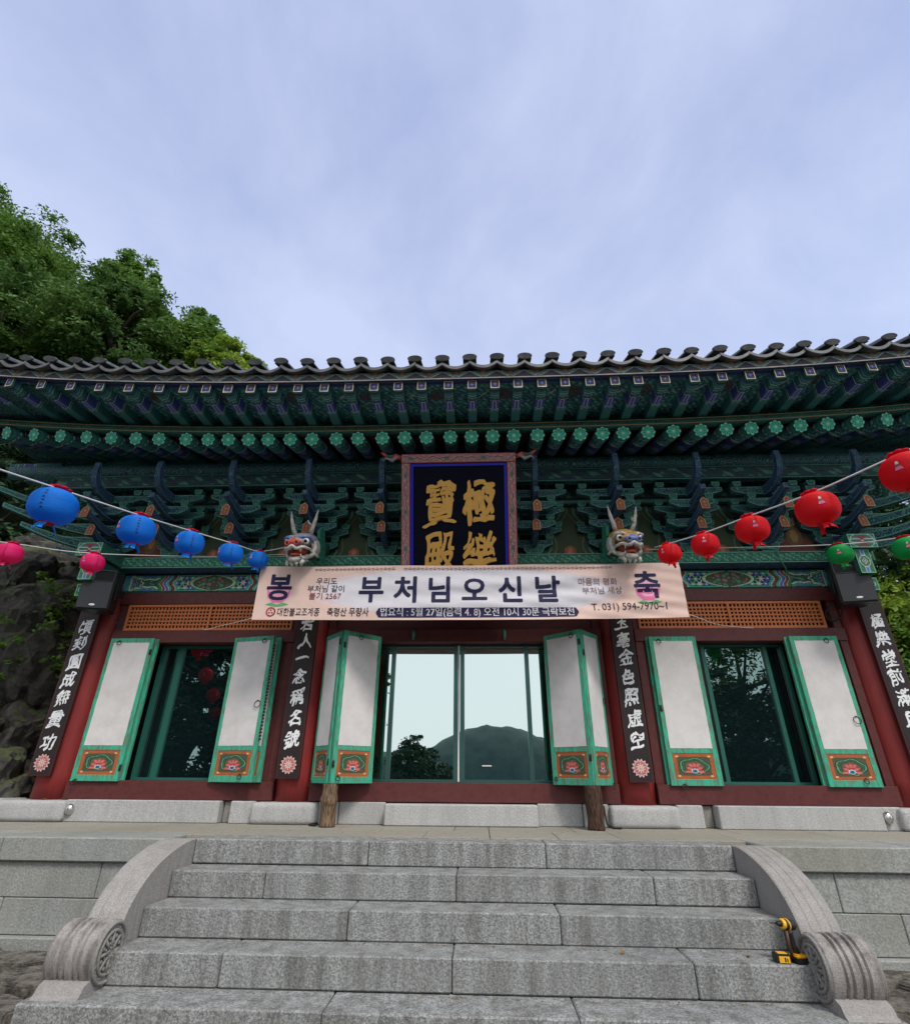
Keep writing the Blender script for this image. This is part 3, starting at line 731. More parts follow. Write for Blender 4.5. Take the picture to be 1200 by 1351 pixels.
def reveal(parent, x, w=.02):
    """toothed inner lattice seen along the leaf edge"""
    bm = bmesh.new(); n = 30
    for k in range(n):
        z = .46+k*(LEAF_H-.56)/n; add_box(bm, x, x+.02, .010, .032, z, z+.022)
    stuff(link('lattice_edge', bm_mesh(bm), parent, None, 'iron'))
P_side = leaf_proto(.60); P_mid = leaf_proto(.555); P_out = leaf_proto(.43)
def place_leaf(proto, x, y, rz, z=.428, hinges=(), rings=(), back=True):
    o = copy_tree(proto, hall); o.location = (x, y, z); o.rotation_euler = (0, 0, rz)
    w = .60 if proto is P_side else (.555 if proto is P_mid else .43)
    for hx, hz in hinges: hinge(o, hx*w, hz)
    for rx_, rz_, r in rings: ring(o, rx_*w, rz_, r)
    return o
# side bays: folded pairs lying back against the wall
place_leaf(P_side, -5.005, 1.625, 0, rings=((.22, 1.70, .028), (.12, .02, .028)), hinges=((.985, 1.55), (.985, .15)))
place_leaf(P_side, -4.965, 1.672, 0)
lf = place_leaf(P_side, -3.285, 1.625, R(-13), rings=((.78, 1.70, .028), (.86, .92, .042), (.72, .09, .028))); reveal(lf, .6)
place_leaf(P_side, -3.235, 1.672, R(-7))
place_leaf(P_side, 2.215, 1.625, 0, rings=((.2, 1.70, .028), (.25, .02, .028)), hinges=((.03, .85),))
place_leaf(P_side, 2.185, 1.672, 0)
place_leaf(P_side, 4.005, 1.625, 0, rings=((.75, 1.70, .028), (.88, .76, .042), (.7, .09, .028)))
place_leaf(P_side, 3.965, 1.672, 0)
# centre bay: bi-fold leaves half opened towards the terrace
def between(proto, w, x0, y0, x1, y1, **k): return place_leaf(proto, x0, y0, math.atan2(y1-y0, x1-x0), **k)
between(P_out, .43, -2.02, 1.58, -1.705, 1.21, hinges=((.97, 1.60), (.97, .22)), rings=((.05, .02, .03), ))
l2 = between(P_mid, .555, -1.685, 1.21, -1.29, 1.59, hinges=((.02, 1.55), (.02, .2)), rings=((.42, 1.70, .026), (.15, .08, .026)))
l3 = between(P_mid, .555, .845, 1.59, 1.245, 1.21, rings=((.78, 1.70, .03), (.1, .08, .02)), hinges=((.97, 1.58), (.97, .28)))
between(P_out, .43, 1.27, 1.21, 1.56, 1.58, hinges=((.03, 1.45),), rings=((.97, .95, .04), (.97, .02, .03)))
for p in (P_side, P_mid, P_out):
    for c in list(p.children): bpy.data.objects.remove(c)
    bpy.data.objects.remove(p)

# ---- painted main beams (dancheong)
def beam_paint(L, H):
    def f(U, V):
        s = (U-.5)*L; x = np.abs(s); y = (V-.5)*2; h = H
        C = np.zeros(U.shape+(3,)); C[:] = (.02, .05, .04)
        wob = .020*np.cos(y*math.pi*1.5)-.03*y*y
        half = L/2
        # colour bands counted from the field outwards
        e0 = .30*half/1.45
        seq = [(.035, (.055, .36, .26)), (.012, (.5, .55, .5)), (.040, (.17, .045, .035)), (.010, (.01, .01, .015)), (.034, (.07, .38, .27)), (.012, (.5, .6, .55)), (.036, (.08, .11, .42)), (.012, (.45, .5, .7)), (.036, (.20, .05, .05)), (.010, (.60, .42, .15)), (.04, (.02, .22, .10)), (.01, (.01, .01, .01))]
        fx = half*.40
        inner = x < fx+wob
        # field of small star flowers
        cell = .088; gx = s/cell; gy = y*h/2/cell
        row = np.round(gy/.86); ox = gx-.5*(row % 2); cxn = np.round(ox); dx = (ox-cxn); dy = (gy-row*.86)
        a = np.arctan2(dy, dx); r = np.hypot(dx, dy); kind = (cxn+row*2) % 3
        star = r < .40+.13*np.cos(6*a)
        base = np.where((kind == 0)[..., None], np.array((.08, .12, .50)), np.where((kind == 1)[..., None], np.array((.09, .40, .28)), np.array((.42, .48, .42))))
        Cf = np.where(star[..., None], base, np.array((.018, .03, .03)))
        Cf = np.where((r < .13)[..., None], np.array((.6, .55, .4)), Cf)
        C = np.where(inner[..., None], Cf, C)
        # cartouche
        lx = half*.245; q = (x/lx)**1.25+np.abs(y/.98)**2.1
        C[q < 1.12] = (.01, .02, .02); C[q < 1.05] = (.32, .52, .34); C[q < .88] = (.05, .065, .035)
        n = np.sin(s*47+1.3)*np.sin(y*7.1+s*9)+np.sin(s*23+2)*np.cos(y*5+1); mm = (q < .72) & (n > .55); C[mm] = (.25, .12, .12)
        mm = (q < .72) & (n < -.75); C[mm] = (.05, .25, .14)
        # frame of the field
        m = inner & (np.abs(y) > .80) & (q > 1.12); C[m] = (.06, .38, .27)
        m = inner & (np.abs(y) > .74) & (np.abs(y) < .80) & (q > 1.12); C[m] = (.01, .02, .02)
        d = fx+wob
        for w, c in seq:
            w = w*half/1.3
            m = (x >= d) & (x < d+w); C[m] = c; d = d+w
        # lotus and scroll end
        rest = x >= d; u = (x-(half*.40+.28*half/1.3))/(half*.30)
        Ce = np.zeros_like(C); Ce[:] = (.03, .085, .055)
        for (cx, cy, R0, cs) in ((.35, 1.25, .95, ((.45, .55, .5), (.05, .3, .2), (.09, .12, .45), (.2, .05, .04))), (.35, -1.25, .95, ((.45, .55, .5), (.05, .3, .2), (.09, .12, .45), (.2, .05, .04))), (1.15, 0, .80, ((.4, .5, .42), (.04, .16, .11), (.07, .33, .22), (.09, .11, .40), (.50, .14, .12), (.6, .5, .3)))):
            rr = np.hypot((u-cx)*1.25, (y-cy)); ang = np.arctan2(y-cy, (u-cx)*1.25); rr = rr/(1+.07*np.cos(ang*10))
            n_ = len(cs)
            for k, c in enumerate(cs):
                m = rr < R0*(1-k*.9/n_); Ce[m] = c
                m = (rr < R0*(1-k*.9/n_)) & (rr > R0*(1-k*.9/n_)-.05); Ce[m] = (.015, .02, .02)
        sw = (np.sin(s*60+3*np.sin(y*5))*np.cos(y*9+s*13) > .62); Ce[sw & (Ce[..., 0] < .04)] = (.10, .30, .22)
        C = np.where(rest[..., None], Ce, C)
        m = x > half-.10; Ct = np.zeros_like(C); Ct[:] = (.05, .28, .2); zz = np.abs(((y*2+x*22) % 2)-1); Ct[zz < .35] = (.08, .14, .40); Ct[(zz > .35) & (zz < .45)] = (.01, .01, .01); C = np.where(m[..., None], Ct, C)
        m = (x > half-.115) & (x < half-.10); C[m] = (.4, .5, .42)
        C[np.abs(y) > .955] = (.01, .025, .02)
        return C
    return f
for a, b in ((-5.10, -2.48), (-2.06, 1.63), (2.05, 4.82)):
    L = b-a; cx = (a+b)/2
    bm_ = box('tie_beam', a, b, 1.675, 1.93, 2.832, 3.10, 'mid_green', hall, .012)
    me = grid_mesh(int(L*115), 34, lambda U, V: ((U-.5)*L, -.1285+0*U, (V-.5)*.245), beam_paint(L, .245))
    link('painted_face', me, bm_, None, 'painted')
# flat beam under the brackets
def scroll_green(U, V, L=10.3, H=.15):
    s = U*L; z = V*H; n = np.sin(s*95+2*np.sin(z*160+s*11))*np.sin(z*120+np.sin(s*31)*2.3)+.5*np.sin(s*61+z*90)
    C = np.zeros(U.shape+(3,)); C[:] = (.022, .13, .085); C[n > .25] = (.07, .30, .20); C[n > .95] = (.20, .42, .33)
    e = (V < .08) | (V > .92); C[e] = (.13, .40, .30); e = ((V > .08) & (V < .13)) | ((V < .92) & (V > .87)); C[e] = (.01, .03, .025); return C
flat = box('flat_beam', -5.16, 4.80, 1.45, 1.95, 3.112, 3.275, 'deep_blue', hall, .006)
me = grid_mesh(1100, 14, lambda U, V: ((U-.5)*9.955, -.2535+0*U, (V-.5)*.155), lambda U, V: scroll_green(U, V, 9.95, .155)); link('painted_face', me, flat, None, 'painted')
# corner beam heads
def head_x(U, V):
    x = (U-.5)*2; y = (V-.5)*2; C = np.zeros(U.shape+(3,)); C[:] = (.03, .12, .075); e = (np.abs(x) > .93) | (np.abs(y) > .88); 
    r = np.hypot(x, y*.8); a = np.arctan2(y, x); C[(np.abs(np.abs(y)-.25) < .09) & (r < .85)] = (.5, .52, .6); C[(np.abs(np.abs(y)-.45) < .06) & (r < .85)] = (.13, .13, .35)
    C[(np.abs(np.abs(a)-math.pi/2) < .55) & (r < .7)] = (.16, .04, .05); C[(np.abs(r-.88) < .04)] = (.30, .48, .35)
    C[np.hypot(x, y) < .22] = (.35, .06, .05); C[np.hypot(x, y) < .09] = (.5, .45, .4); C[e] = (.15, .42, .27); return C
def head_v(U, V):
    x = (U-.5)*2; y = (V-.5)*2; C = np.zeros(U.shape+(3,)); C[:] = (.035, .15, .09)
    C[np.abs(x) < .22] = (.10, .16, .48); C[np.abs(np.abs(x)-.26) < .04] = (.4, .48, .5)
    r = np.hypot(x, y*1.5); C[r < .72] = (.02, .05, .04); C[np.abs(r-.70) < .07] = (.30, .45, .36); C[np.abs(r-.48) < .06] = (.12, .16, .14)
    q = np.abs(x)+np.abs(y)*1.5; C[q < .42] = (.35, .50, .38); C[q < .30] = (.05, .16, .10); C[q < .12] = (.5, .5, .4)
    e = (np.abs(x) > .88) | (np.abs(y) > .93); C[e] = (.18, .46, .27); return C
for sx, X in ((-1, -5.215), (1, 4.865)):
    h = box('beam_head', X-.17, X+.17, .97, 1.66, 3.12, 3.31, 'mid_green', hall, .006)
    link('painted_face', grid_mesh(30, 20, lambda U, V: ((U-.5)*.335, -.3465+0*U, (V-.5)*.185), head_x), h, None, 'painted')
    h = box('beam_head', X-.02*sx-.09, X-.02*sx+.09, 1.02, 1.66, 2.80, 3.117, 'mid_green', hall, .006)
    link('painted_face', grid_mesh(20, 30, lambda U, V: ((U-.5)*.175, -.3215+0*U, (V-.5)*.312), head_v), h, None, 'painted')
    h = box('beam_head', X+sx*.02-.13, X+sx*.02+.13, 1.14, 1.64, 2.60, 2.797, 'mid_green', hall, .03)
    link('painted_face', grid_mesh(24, 18, lambda U, V: ((U-.5)*.22, -.2525+0*U, (V-.5)*.16), head_v), h, None, 'painted')
    # side going beam ends
    h = box('beam_head', *((X-.45, X-.174) if sx < 0 else (X+.174, X+.45)), 1.45, 1.80, 3.13, 3.27, 'mid_green', hall, .006)
    link('painted_face', grid_mesh(20, 14, lambda U, V: ((U-.5)*.27, -.1765+0*U, (V-.5)*.135), head_v), h, None, 'painted')

# ---- bracket sets
def claw(y0, z0, y1, z1, th=.12, curl=.10, n=9):
    """outline (y,z) of an arm from (y0,z0) at the wall to an up-curled tip at (y1,z1)"""
    top = []; bot = []
    for i in range(n+1):
        t = i/n; y = y0+(y1-y0)*t; zc = z0+(z1-z0)*t-curl*math.sin(math.pi*min(1, t))*.55
        w = th*(1-.55*t**1.5); top.append((y, zc+w/2)); bot.append((y, zc-w/2))
    return top+bot[::-1]
def cross_arm_pts(hw, h):
    P = [(-hw, h), (-hw, h*.5)]
    for i in range(6):
        a = i/5*math.pi/2; P.append((-hw+hw*.45*math.sin(a)*.9, h*.5*(1-math.sin(a))+h*.0))
    P2 = [(-x, z) for x, z in P[::-1]]
    return P+P2
def block_pts(w, h): return [(-w, h), (-w, h*.45), (-w*.7, 0), (w*.7, 0), (w, h*.45), (w, h)]
brk = bpy.data.objects.new('bracket_set', None); col.objects.link(brk)
T = .07
# base bearing block
prism('bearing_block', block_pts(.14, .13), 'y', -.15, .13, ['mid_green', 'edge_mint'], brk, .012, 1, (0, 1.60, 3.28))
ZT = [3.41, 3.61, 3.81, 4.01]
def arm(hw, y, z): prism('cross_arm', cross_arm_pts(hw, .115), 'y', -T/2, T/2, ['dark_green', 'edge_mint'], brk, .010, 1, (0, y, z))
def blk(x, y, z): prism('bearing_block', block_pts(.055, .075), 'y', -.055, .055, ['mid_green', 'edge_mint'], brk, .008, 1, (x, y, z))
arm(.28, 1.60, 3.41); arm(.42, 1.60, 3.61); arm(.30, 1.36, 3.61); arm(.44, 1.36, 3.81); arm(.30, 1.16, 3.81); arm(.46, 1.2, 4.01)
for x in (-.24, .24): blk(x, 1.60, 3.528); blk(x, 1.36, 3.728); blk(x, 1.17, 3.928)
for x in (-.38, .38): blk(x, 1.60, 3.728); blk(x, 1.36, 3.928); blk(x, 1.2, 4.128)
prism('projecting_arm', claw(1.62, 3.50, 1.00, 3.52, .12, .16), 'x', -T/2, T/2, ['deep_blue', 'edge_blue'], brk, .008, 1)
prism('projecting_arm', claw(1.62, 3.70, .80, 3.70, .12, .16), 'x', -T/2, T/2, ['deep_blue', 'edge_blue'], brk, .008, 1)
trunk = claw(1.62, 3.95, .72, 3.90, .15, .16)
prism('projecting_arm', trunk, 'x', -T/2, T/2, ['deep_blue', 'edge_blue'], brk, .012, 1)
prism('projecting_arm', [(1.6, 4.03), (1.2, 4.0), (1.02, 3.98), (.88, 4.0), (.78, 4.07), (.72, 4.17), (.695, 4.30), (.71, 4.42), (.745, 4.43), (.765, 4.32), (.80, 4.22), (.87, 4.15), (.98, 4.12), (1.2, 4.13), (1.6, 4.16)], 'x', -T/2, T/2, ['deep_blue', 'edge_blue'], brk, .010, 1)
def tagplate(y, z):
    w, h = .052, .085
    P = [(-w, -h), (w, -h), (w, h*.45), (w*.62, h*.8), (0, h*1.12), (-w*.62, h*.8), (-w, h*.45)]
    bm = bmesh.new(); add_prism(bm, P, 'y', -.008, .008, 0, .010, 1)
    add_ell(bm, (0, -.008, h*.15), (.014, .005, .018), 8, 6, 1); add_ell(bm, (0, -.008, -h*.45), (.012, .005, .012), 8, 6, 2)
    o = link('end_plate', bm_mesh(bm), brk, (0, y, z), ['tag_orange', 'tag_cream', 'edge_mint']); o.rotation_euler = (R(-8), 0, 0)
tagplate(.985, 3.505); tagplate(.785, 3.685)
BX = [-4.4, -3.36, -2.30, -1.283, -.25, .785, 1.86, 2.93, 3.98]
bs = [brk]; brk.parent = hall; brk.location = (BX[0], 0, 0)
for X in BX[1:]:
    c = copy_tree(brk, hall); c.location = (X, 0, 0); bs.append(c)
for ch in list(bs[4].children):   # the set behind the name plaque keeps only its cross arms
    if ch.name.split('.')[0] in ('end_plate', 'projecting_arm'): bpy.data.objects.remove(ch)
for X, sx in ((-5.30, -1), (4.98, 1)):
    c = copy_tree(brk, hall); c.location = (X, 0, 0); bs.append(c)
    # corner: arms reaching sideways and on the diagonal
    for k, (z, ln) in enumerate(((3.42, .95), (3.62, 1.15), (3.84, 1.3))):
        for ang, yy in ((90, 1.62), (45, 1.62)):
            P = claw(0, z+.06, -(ln*(1.25 if ang == 45 else 1)), z+.09, .13, .14)
            o = prism('projecting_arm', P, 'x', -T/2, T/2, ['dark_green', 'edge_mint'], c, .014, 1, (0, yy, 0)); o.rotation_euler = (0, 0, -R(ang) if sx < 0 else R(ang))
            if ang == 45 and k < 2:
                pl = c.children[-1]
    
# purlin, eave beam, boards
eb = box('eave_beam', -6.2, 5.9, 1.14, 1.26, 4.25, 4.455, 'dark_green', hall, .006)
def dim_scroll(U, V):
    s = U*12.1; y = (V-.5)*2; n = np.sin(s*17)*np.cos(y*3+s*4)+.6*np.sin(s*41+y*6)*np.cos(s*9); C = np.zeros(U.shape+(3,)); C[:] = (.018, .06, .065)
    C[n > .45] = (.05, .17, .14); C[n > 1.0] = (.10, .22, .18); C[n < -.7] = (.02, .03, .09); C[n < -1.15] = (.09, .03, .03); C[np.abs(y) > .86] = (.06, .20, .15); C[(np.abs(y) < .86) & (np.abs(y) > .76)] = (.01, .02, .02); return C
link('painted_face', grid_mesh(900, 14, lambda U, V: ((U-.5)*12.08, -.0625+0*U, (V-.5)*.20), dim_scroll), eb, None, 'painted')
o = link('purlin', lathe_mesh([(.10, -7.0), (.10, 6.8)], 20, 'x'), hall, (0, 1.2, 4.56), 'dark_green')
for xa, xb in ((-5.9, 5.6),):
    wb_ = box('wall_beam', xa, xb, 1.56, 1.64, 4.1, 4.75, 'dark_green', hall, .004)
    link('painted_face', grid_mesh(700, 30, lambda U, V: ((U-.5)*11.4, -.0425+0*U, (V-.5)*.62), dim_scroll), wb_, None, 'painted')
# painted boards between the brackets
def panel_paint(U, V):
    x = (U-.5)*2; y = V; C = np.zeros(U.shape+(3,)); C[:] = (.022, .035, .028)
    arch = np.abs(x)*1.05+ .18*np.sin(y*9)*.6 < (.80-.55*y); C[arch] = (.045, .07, .035)
    edge = np.abs((np.abs(x)*1.05+.108*np.sin(y*9))-(.80-.55*y)) < .035; C[edge] = (.09, .25, .16)
    edge2 = np.abs((np.abs(x)*1.05+.108*np.sin(y*9))-(.62-.55*y)) < .02; C[edge2] = (.12, .17, .1)
    l = ((x/.17)**2+((y-.14)/.09)**2) < 1; C[l] = (.34, .10, .05); l = ((x/.07)**2+((y-.14)/.06)**2) < 1; C[l] = (.45, .2, .12)
    n = np.sin(x*21+y*9)*np.sin(y*17-x*4); C[(n > .7) & ~arch] = (.03, .09, .08); return C
def figure_paint(U, V):
    x = (U-.5)*2; y = V; C = panel_paint(U, V); C[(np.abs(x) < .8-.2*y)] = (.045, .04, .03)
    C[((x/.55)**2+((y-.16)/.22)**2) < 1] = (.16, .05, .035); C[((x/.24)**2+((y-.36)/.20)**2) < 1] = (.20, .10, .05); C[((x/.12)**2+((y-.38)/.12)**2) < 1] = (.34, .22, .08)
    C[((x/.15)**2+((y-.66)/.11)**2) < 1] = (.30, .18, .10); C[((x/.16)**2+((y-.76)/.05)**2) < 1] = (.03, .03, .03); return C
AB = [-5.30]+BX+[4.98]
for i, (a, b) in enumerate(zip(AB[:-1], AB[1:])):
    w = b-a-.1; cx = (a+b)/2
    fn = figure_paint if i in (0, 9) else panel_paint
    me = grid_mesh(60, 60, lambda U, V: ((U-.5)*w, 0*U, V*.82), fn); link('painted_board', me, hall, (cx, 1.66, 3.28), 'painted_old')

# ---- rafters
def rnd_paint(P, Nn):
    y = P[:, 1]; C = np.zeros((len(P), 3)); C[:] = (.034, .165, .175)
    ang = np.arctan2(P[:, 0], -P[:, 2])
    s = y+.02*np.cos(ang*2)
    C[(s > .02) & (s < .05)] = (.06, .26, .18); C[(s > .10) & (s < .115)] = (.30, .55, .50)
    C[(s > .15) & (s < .16)] = (.08, .015, .02)
    m = (s > .17) & (s < .34); q = np.sin(ang*3+s*50)*np.cos(s*38); C[m & (q > .2)] = (.03, .07, .16); C[m & (q > .6)] = (.26, .48, .42)
    C[(s > .34) & (s < .36)] = (.28, .50, .48); C[(s > .365) & (s < .378)] = (.22, .05, .05)
    m = (s > .38) & (s < .60); C[m] = (.035, .05, .20); q = np.sin(ang*2.5)*np.sin((s-.38)*28); C[m & (q > .35)] = (.10, .13, .30); C[m & (q < -.5)] = (.015, .06, .05)
    C[(s > .60) & (s < .62)] = (.08, .20, .2); C[(s > .66) & (s < .70)] = (.09, .02, .02)
    e = (Nn[:, 1] < -.9) & (y < .01); r = np.hypot(P[:, 0], P[:, 2])/.094; a = np.arctan2(P[:, 2], P[:, 0])
    Ce = np.zeros((len(P), 3)); Ce[:] = (.008, .025, .02)
    f8 = np.abs(np.cos(a*4)); Ce[(r < .60+.36*np.sqrt(f8))] = (.07, .62, .42); Ce[(r > .86) & (r < .60+.38*np.sqrt(f8))] = (.35, .80, .65)
    Ce[(f8 < .30) & (r > .3) & (r < .92)] = (.01, .08, .08); Ce[(f8 > .93) & (r > .32) & (r < .75)] = (.02, .13, .16)
    Ce[r < .20] = (.74, .55, .36); Ce[r < .09] = (.75, .68, .6)
    C[e] = Ce[e]; return C
def round_rafter_mesh():
    bm = bmesh.new(); seg = 24; r = .094; L = 1.75
    yst = list(np.linspace(0, .72, 37))+[1.0, L]; rings = []
    for y in yst: rings.append([bm.verts.new((r*math.cos(2*math.pi*k/seg), y, r*math.sin(2*math.pi*k/seg))) for k in range(seg)])
    for i in range(len(rings)-1):
        for k in range(seg):
            bm.faces.new((rings[i][k], rings[i+1][k], rings[i+1][(k+1) % seg], rings[i][(k+1) % seg]))
    # fine disc for the painted flower
    nr, ns = 12, 72; pr = None; rr = []
    for j in range(1, nr+1):
        q = r*j/nr; rr.append([bm.verts.new((q*math.cos(2*math.pi*k/ns), -.002, q*math.sin(2*math.pi*k/ns))) for k in range(ns)])
    c = bm.verts.new((0, -.002, 0))
    for k in range(ns): bm.faces.new((c, rr[0][k], rr[0][(k+1) % ns]))
    for j in range(nr-1):
        for k in range(ns): bm.faces.new((rr[j][k], rr[j+1][k], rr[j+1][(k+1) % ns], rr[j][(k+1) % ns]))
    me = bm_mesh(bm); paint_faces(me, rnd_paint); me.materials.append(MATS['painted']); return me
def fly_paint(P, Nn):
    y = P[:, 1]; C = np.zeros((len(P), 3)); C[:] = (.034, .16, .175); x = P[:, 0]/.055
    s = y-.012*np.cos(x*2.2)
    for a, b, c in ((.0, .035, (.04, .22, .15)), (.035, .05, (.012, .02, .02)), (.05, .085, (.03, .10, .20)), (.085, .10, (.14, .32, .25)), (.13, .142, (.28, .52, .46)), (.17, .182, (.25, .45, .46)), (.215, .235, (.012, .02, .04)),
                    (.235, .248, (.42, .52, .62)), (.245, .40, (.06, .09, .32)), (.40, .413, (.42, .52, .62)), (.435, .447, (.22, .42, .38)), (.475, .485, (.08, .22, .18)), (.51, .52, (.06, .18, .15))):
        C[(s > a) & (s < b)] = c
    m = (s > .25) & (s < .395) & (np.abs(np.abs(x)-.45) < .12); C[m] = (.34, .38, .62); m = (s > .25) & (s < .395) & (np.abs(x) < .1); C[m] = (.01, .01, .03)
    e = (Nn[:, 1] < -.9); z = P[:, 2]/.062; Ce = np.zeros((len(P), 3)); Ce[:] = (.035, .03, .09)
    Ce[(np.abs(x) > .76) | (np.abs(z) > .78)] = (.86, .76, .60)
    a = np.arctan2(z, x); r = np.hypot(x, z); Ce[(r < .38+.22*np.cos(a*4)) | (r < .3)] = (.10, .20, .62); Ce[(r > .45) & (np.abs(np.abs(x)-np.abs(z)) < .13) & (r < .8)] = (.35, .12, .06); Ce[r < .12] = (.5, .55, .7)
    C[e] = Ce[e]; return C
def fly_mesh():
    bm = bmesh.new(); w, h, L = .055, .062, .85; n = 60
    # lofted box: fine cells on underside and front
    def quad(a, b, c, d): bm.faces.new([bm.verts.new(p) for p in (a, b, c, d)])
    ys_ = np.linspace(0, L, n+1); xs_ = np.linspace(-w, w, 9); zs_ = np.linspace(-h, h, 5)
    for i in range(n):
        for k in range(8): quad((xs_[k], ys_[i], -h), (xs_[k], ys_[i+1], -h), (xs_[k+1], ys_[i+1], -h), (xs_[k+1], ys_[i], -h))
        for sx in (-1, 1):
            for k in range(4): quad((sx*w, ys_[i], zs_[k]), (sx*w, ys_[i+1], zs_[k]), (sx*w, ys_[i+1], zs_[k+1]), (sx*w, ys_[i], zs_[k+1]))
    quad((-w, 0, h), (w, 0, h), (w, L, h), (-w, L, h))
    m = 20
    for i in range(m):
        for k in range(m):
            x0, x1 = -w+2*w*i/m, -w+2*w*(i+1)/m; z0, z1 = -h+2*h*k/m, -h+2*h*(k+1)/m
            quad((x0, 0, z0), (x1, 0, z0), (x1, 0, z1), (x0, 0, z1))
    bmesh.ops.remove_doubles(bm, verts=bm.verts[:], dist=1e-5); bmesh.ops.recalc_face_normals(bm, faces=bm.faces[:])
    me = bm_mesh(bm); paint_faces(me, fly_paint); me.materials.append(MATS['painted']); return me
RX = [-6.9, -6.54, -6.13, -5.74, -5.36, -5.0, -4.65, -4.32, -3.94, -3.63, -3.35, -3.07, -2.8, -2.5, -2.2, -1.87, -1.58, -1.25, -.95, -.66, -.34, -.06, .22, .5, .81, 1.09, 1.37, 1.66, 1.93, 2.25, 2.58, 2.93, 3.26, 3.58, 3.89, 4.21, 4.56, 4.94, 5.32, 5.7, 6.1, 6.5]
FX = [-6.9, -6.45, -6.0, -5.56, -5.16, -4.77, -4.38, -3.98, -3.66, -3.37, -3.09, -2.8, -2.52, -2.2, -1.87, -1.56, -1.25, -.95, -.66, -.33, -.04, .24, .52, .81, 1.09, 1.39, 1.69, 1.97, 2.29, 2.64, 2.97, 3.3, 3.65, 4.01, 4.38, 4.75, 5.17, 5.6, 6.0, 6.45]
rm = round_rafter_mesh(); fm = fly_mesh()
def fan(x):  # rafters turn outwards near the corners
    a = abs(x+.2); return (0 if a < 4.3 else (a-4.3)*R(9))*(1 if x < 0 else -1)
random.seed(11)
for x in RX:
    o = link('round_rafter', rm, hall, (x, .43, 4.545+float(lift(x))*.75)); o.rotation_euler = (R(17)+random.uniform(-.004, .004), random.uniform(-.1, .1), -fan(x)*.9)
for x in FX:
    o = link('flying_rafter', fm, hall, (x, -.30, 4.805+float(lift(x)))); o.rotation_euler = (R(-.5)+random.uniform(-.006, .006), 0, -fan(x)*.8)
for k in range(22):   # rafters of the two end eaves
    y = 1.55+k*.33
    for sx, xr, xf in ((-1, -6.72, -7.42), (1, 6.44, 7.14)):
        o = link('round_rafter', rm, hall, (xr, y, 4.57)); o.rotation_euler = (R(17), 0, R(90)*(1 if sx > 0 else -1))
        o = link('flying_rafter', fm, hall, (xf, y, 4.86)); o.rotation_euler = (0, 0, R(90)*(1 if sx > 0 else -1))
# strips that follow the eave curve
def strip(name, y0, y1, z0, z1, m, x0=-7.3, x1=7.1, n=60, lf=1.0, colf=None, slope=0):
    """bar following the eave's lift"""
    X = np.linspace(x0, x1, n+1); co = []; F = []
    for x in X:
        l = float(lift(x))*lf; co += [(x, y0, z0+l), (x, y0, z1+l), (x, y1, z1+slope+l), (x, y1, z0+slope+l)]
    for i in range(n):
        a = i*4; b = a+4
        for k in range(4): F.append((a+k, b+k, b+(k+1) % 4, a+(k+1) % 4))
    me = raw_mesh(np.array(co), np.array(F)); return link(name, me, hall, None, m)
strip('eave_moulding', .385, .50, 4.632, 4.715, 'mid_green', lf=.8)
strip('eave_moulding', .375, .384, 4.632, 4.642, 'tag_cream', lf=.8); strip('eave_moulding', .375, .384, 4.704, 4.714, 'tag_cream', lf=.8)
strip('eave_moulding', .505, .52, 4.70, 4.875, 'mid_green', lf=.9)
# soffits
strip('soffit_board', .40, 2.0, 4.652, 4.67, 'soffit_red', lf=.8, slope=.49)
def soffit_paint(U, V):
    s = U*14.4; y = V*.9; n = np.sin(s*48+3*np.sin(y*30+s*3))*np.sin(y*41+2*np.sin(s*17))+.4*np.sin(s*83-y*60)
    C = np.zeros(U.shape+(3,)); C[:] = (.034, .135, .165); C[n > .25] = (.075, .27, .25); C[n > .85] = (.20, .46, .38); C[n < -.8] = (.025, .04, .08)
    C[V < .10] = (.02, .03, .11); C[np.abs(V-.105) < .012] = (.05, .07, .2); C[np.abs(V-.04) < .010] = (.05, .08, .22)
    # small cranes and blossoms between the rafters
    k = 0
    for a, b in zip(FX[:-1], FX[1:]):
        cx = (a+b)/2+7.3; k += 1
        dx = (s-cx); dy = (y-.30)
        if k % 3 == 0:
            body = (dx*.8-dy*.5)**2/.0011+(dx*.5+dy*.8)**2/.00018 < 1; wing = (np.abs(dx+dy*.9) < .010) & (np.abs(dy) < .065) & (dx > -.07); C[body | wing] = (.40, .44, .40)
        elif k % 3 == 1:
            rr = np.hypot(dx, dy*.75); C[(rr < .085) & (n > -.1)] = (.10, .035, .03)
    return C
X0, LX = -7.3, 14.4
me = grid_mesh(1300, 64, lambda U, V: (X0+U*LX, -.33+V*.9, 4.868+lift(X0+U*LX)+V*.0), soffit_paint); link('soffit_board', me, hall, None, 'painted')
# fascia under the tiles
def fascia_paint(U, V):
    s = U*LX+X0; C = np.zeros(U.shape+(3,)); C[:] = (.07, .055, .085)
    ph = np.abs(((s+.235-.0) % .333)-.1665)/.1665    # 0 at tile joints, 1 under covers
    h = V+(.9*ph-.45)
    C[h > .42] = (.06, .28, .22); C[h > .52] = (.55, .58, .52); C[h > .60] = (.10, .17, .36); C[h > .76] = (.45, .45, .36); C[h > .84] = (.12, .28, .10); C[h > 1.0] = (.24, .10, .11)
    C[(ph > .86) & (V > .55)] = (.50, .25, .20); C[V < .16] = (.52, .46, .42); C[(V > .16) & (V < .24)] = (.02, .02, .03); return np.clip(C*1.45, 0, .85)
strip('eave_fascia', -.345, -.31, 4.862, 4.99, 'deep_blue', lf=1)
me = grid_mesh(1500, 14, lambda U, V: (X0+U*LX, -.349+0*U, 4.858+V*.115+lift(X0+U*LX)), fascia_paint); link('painted_face', me, hall, None, 'painted')

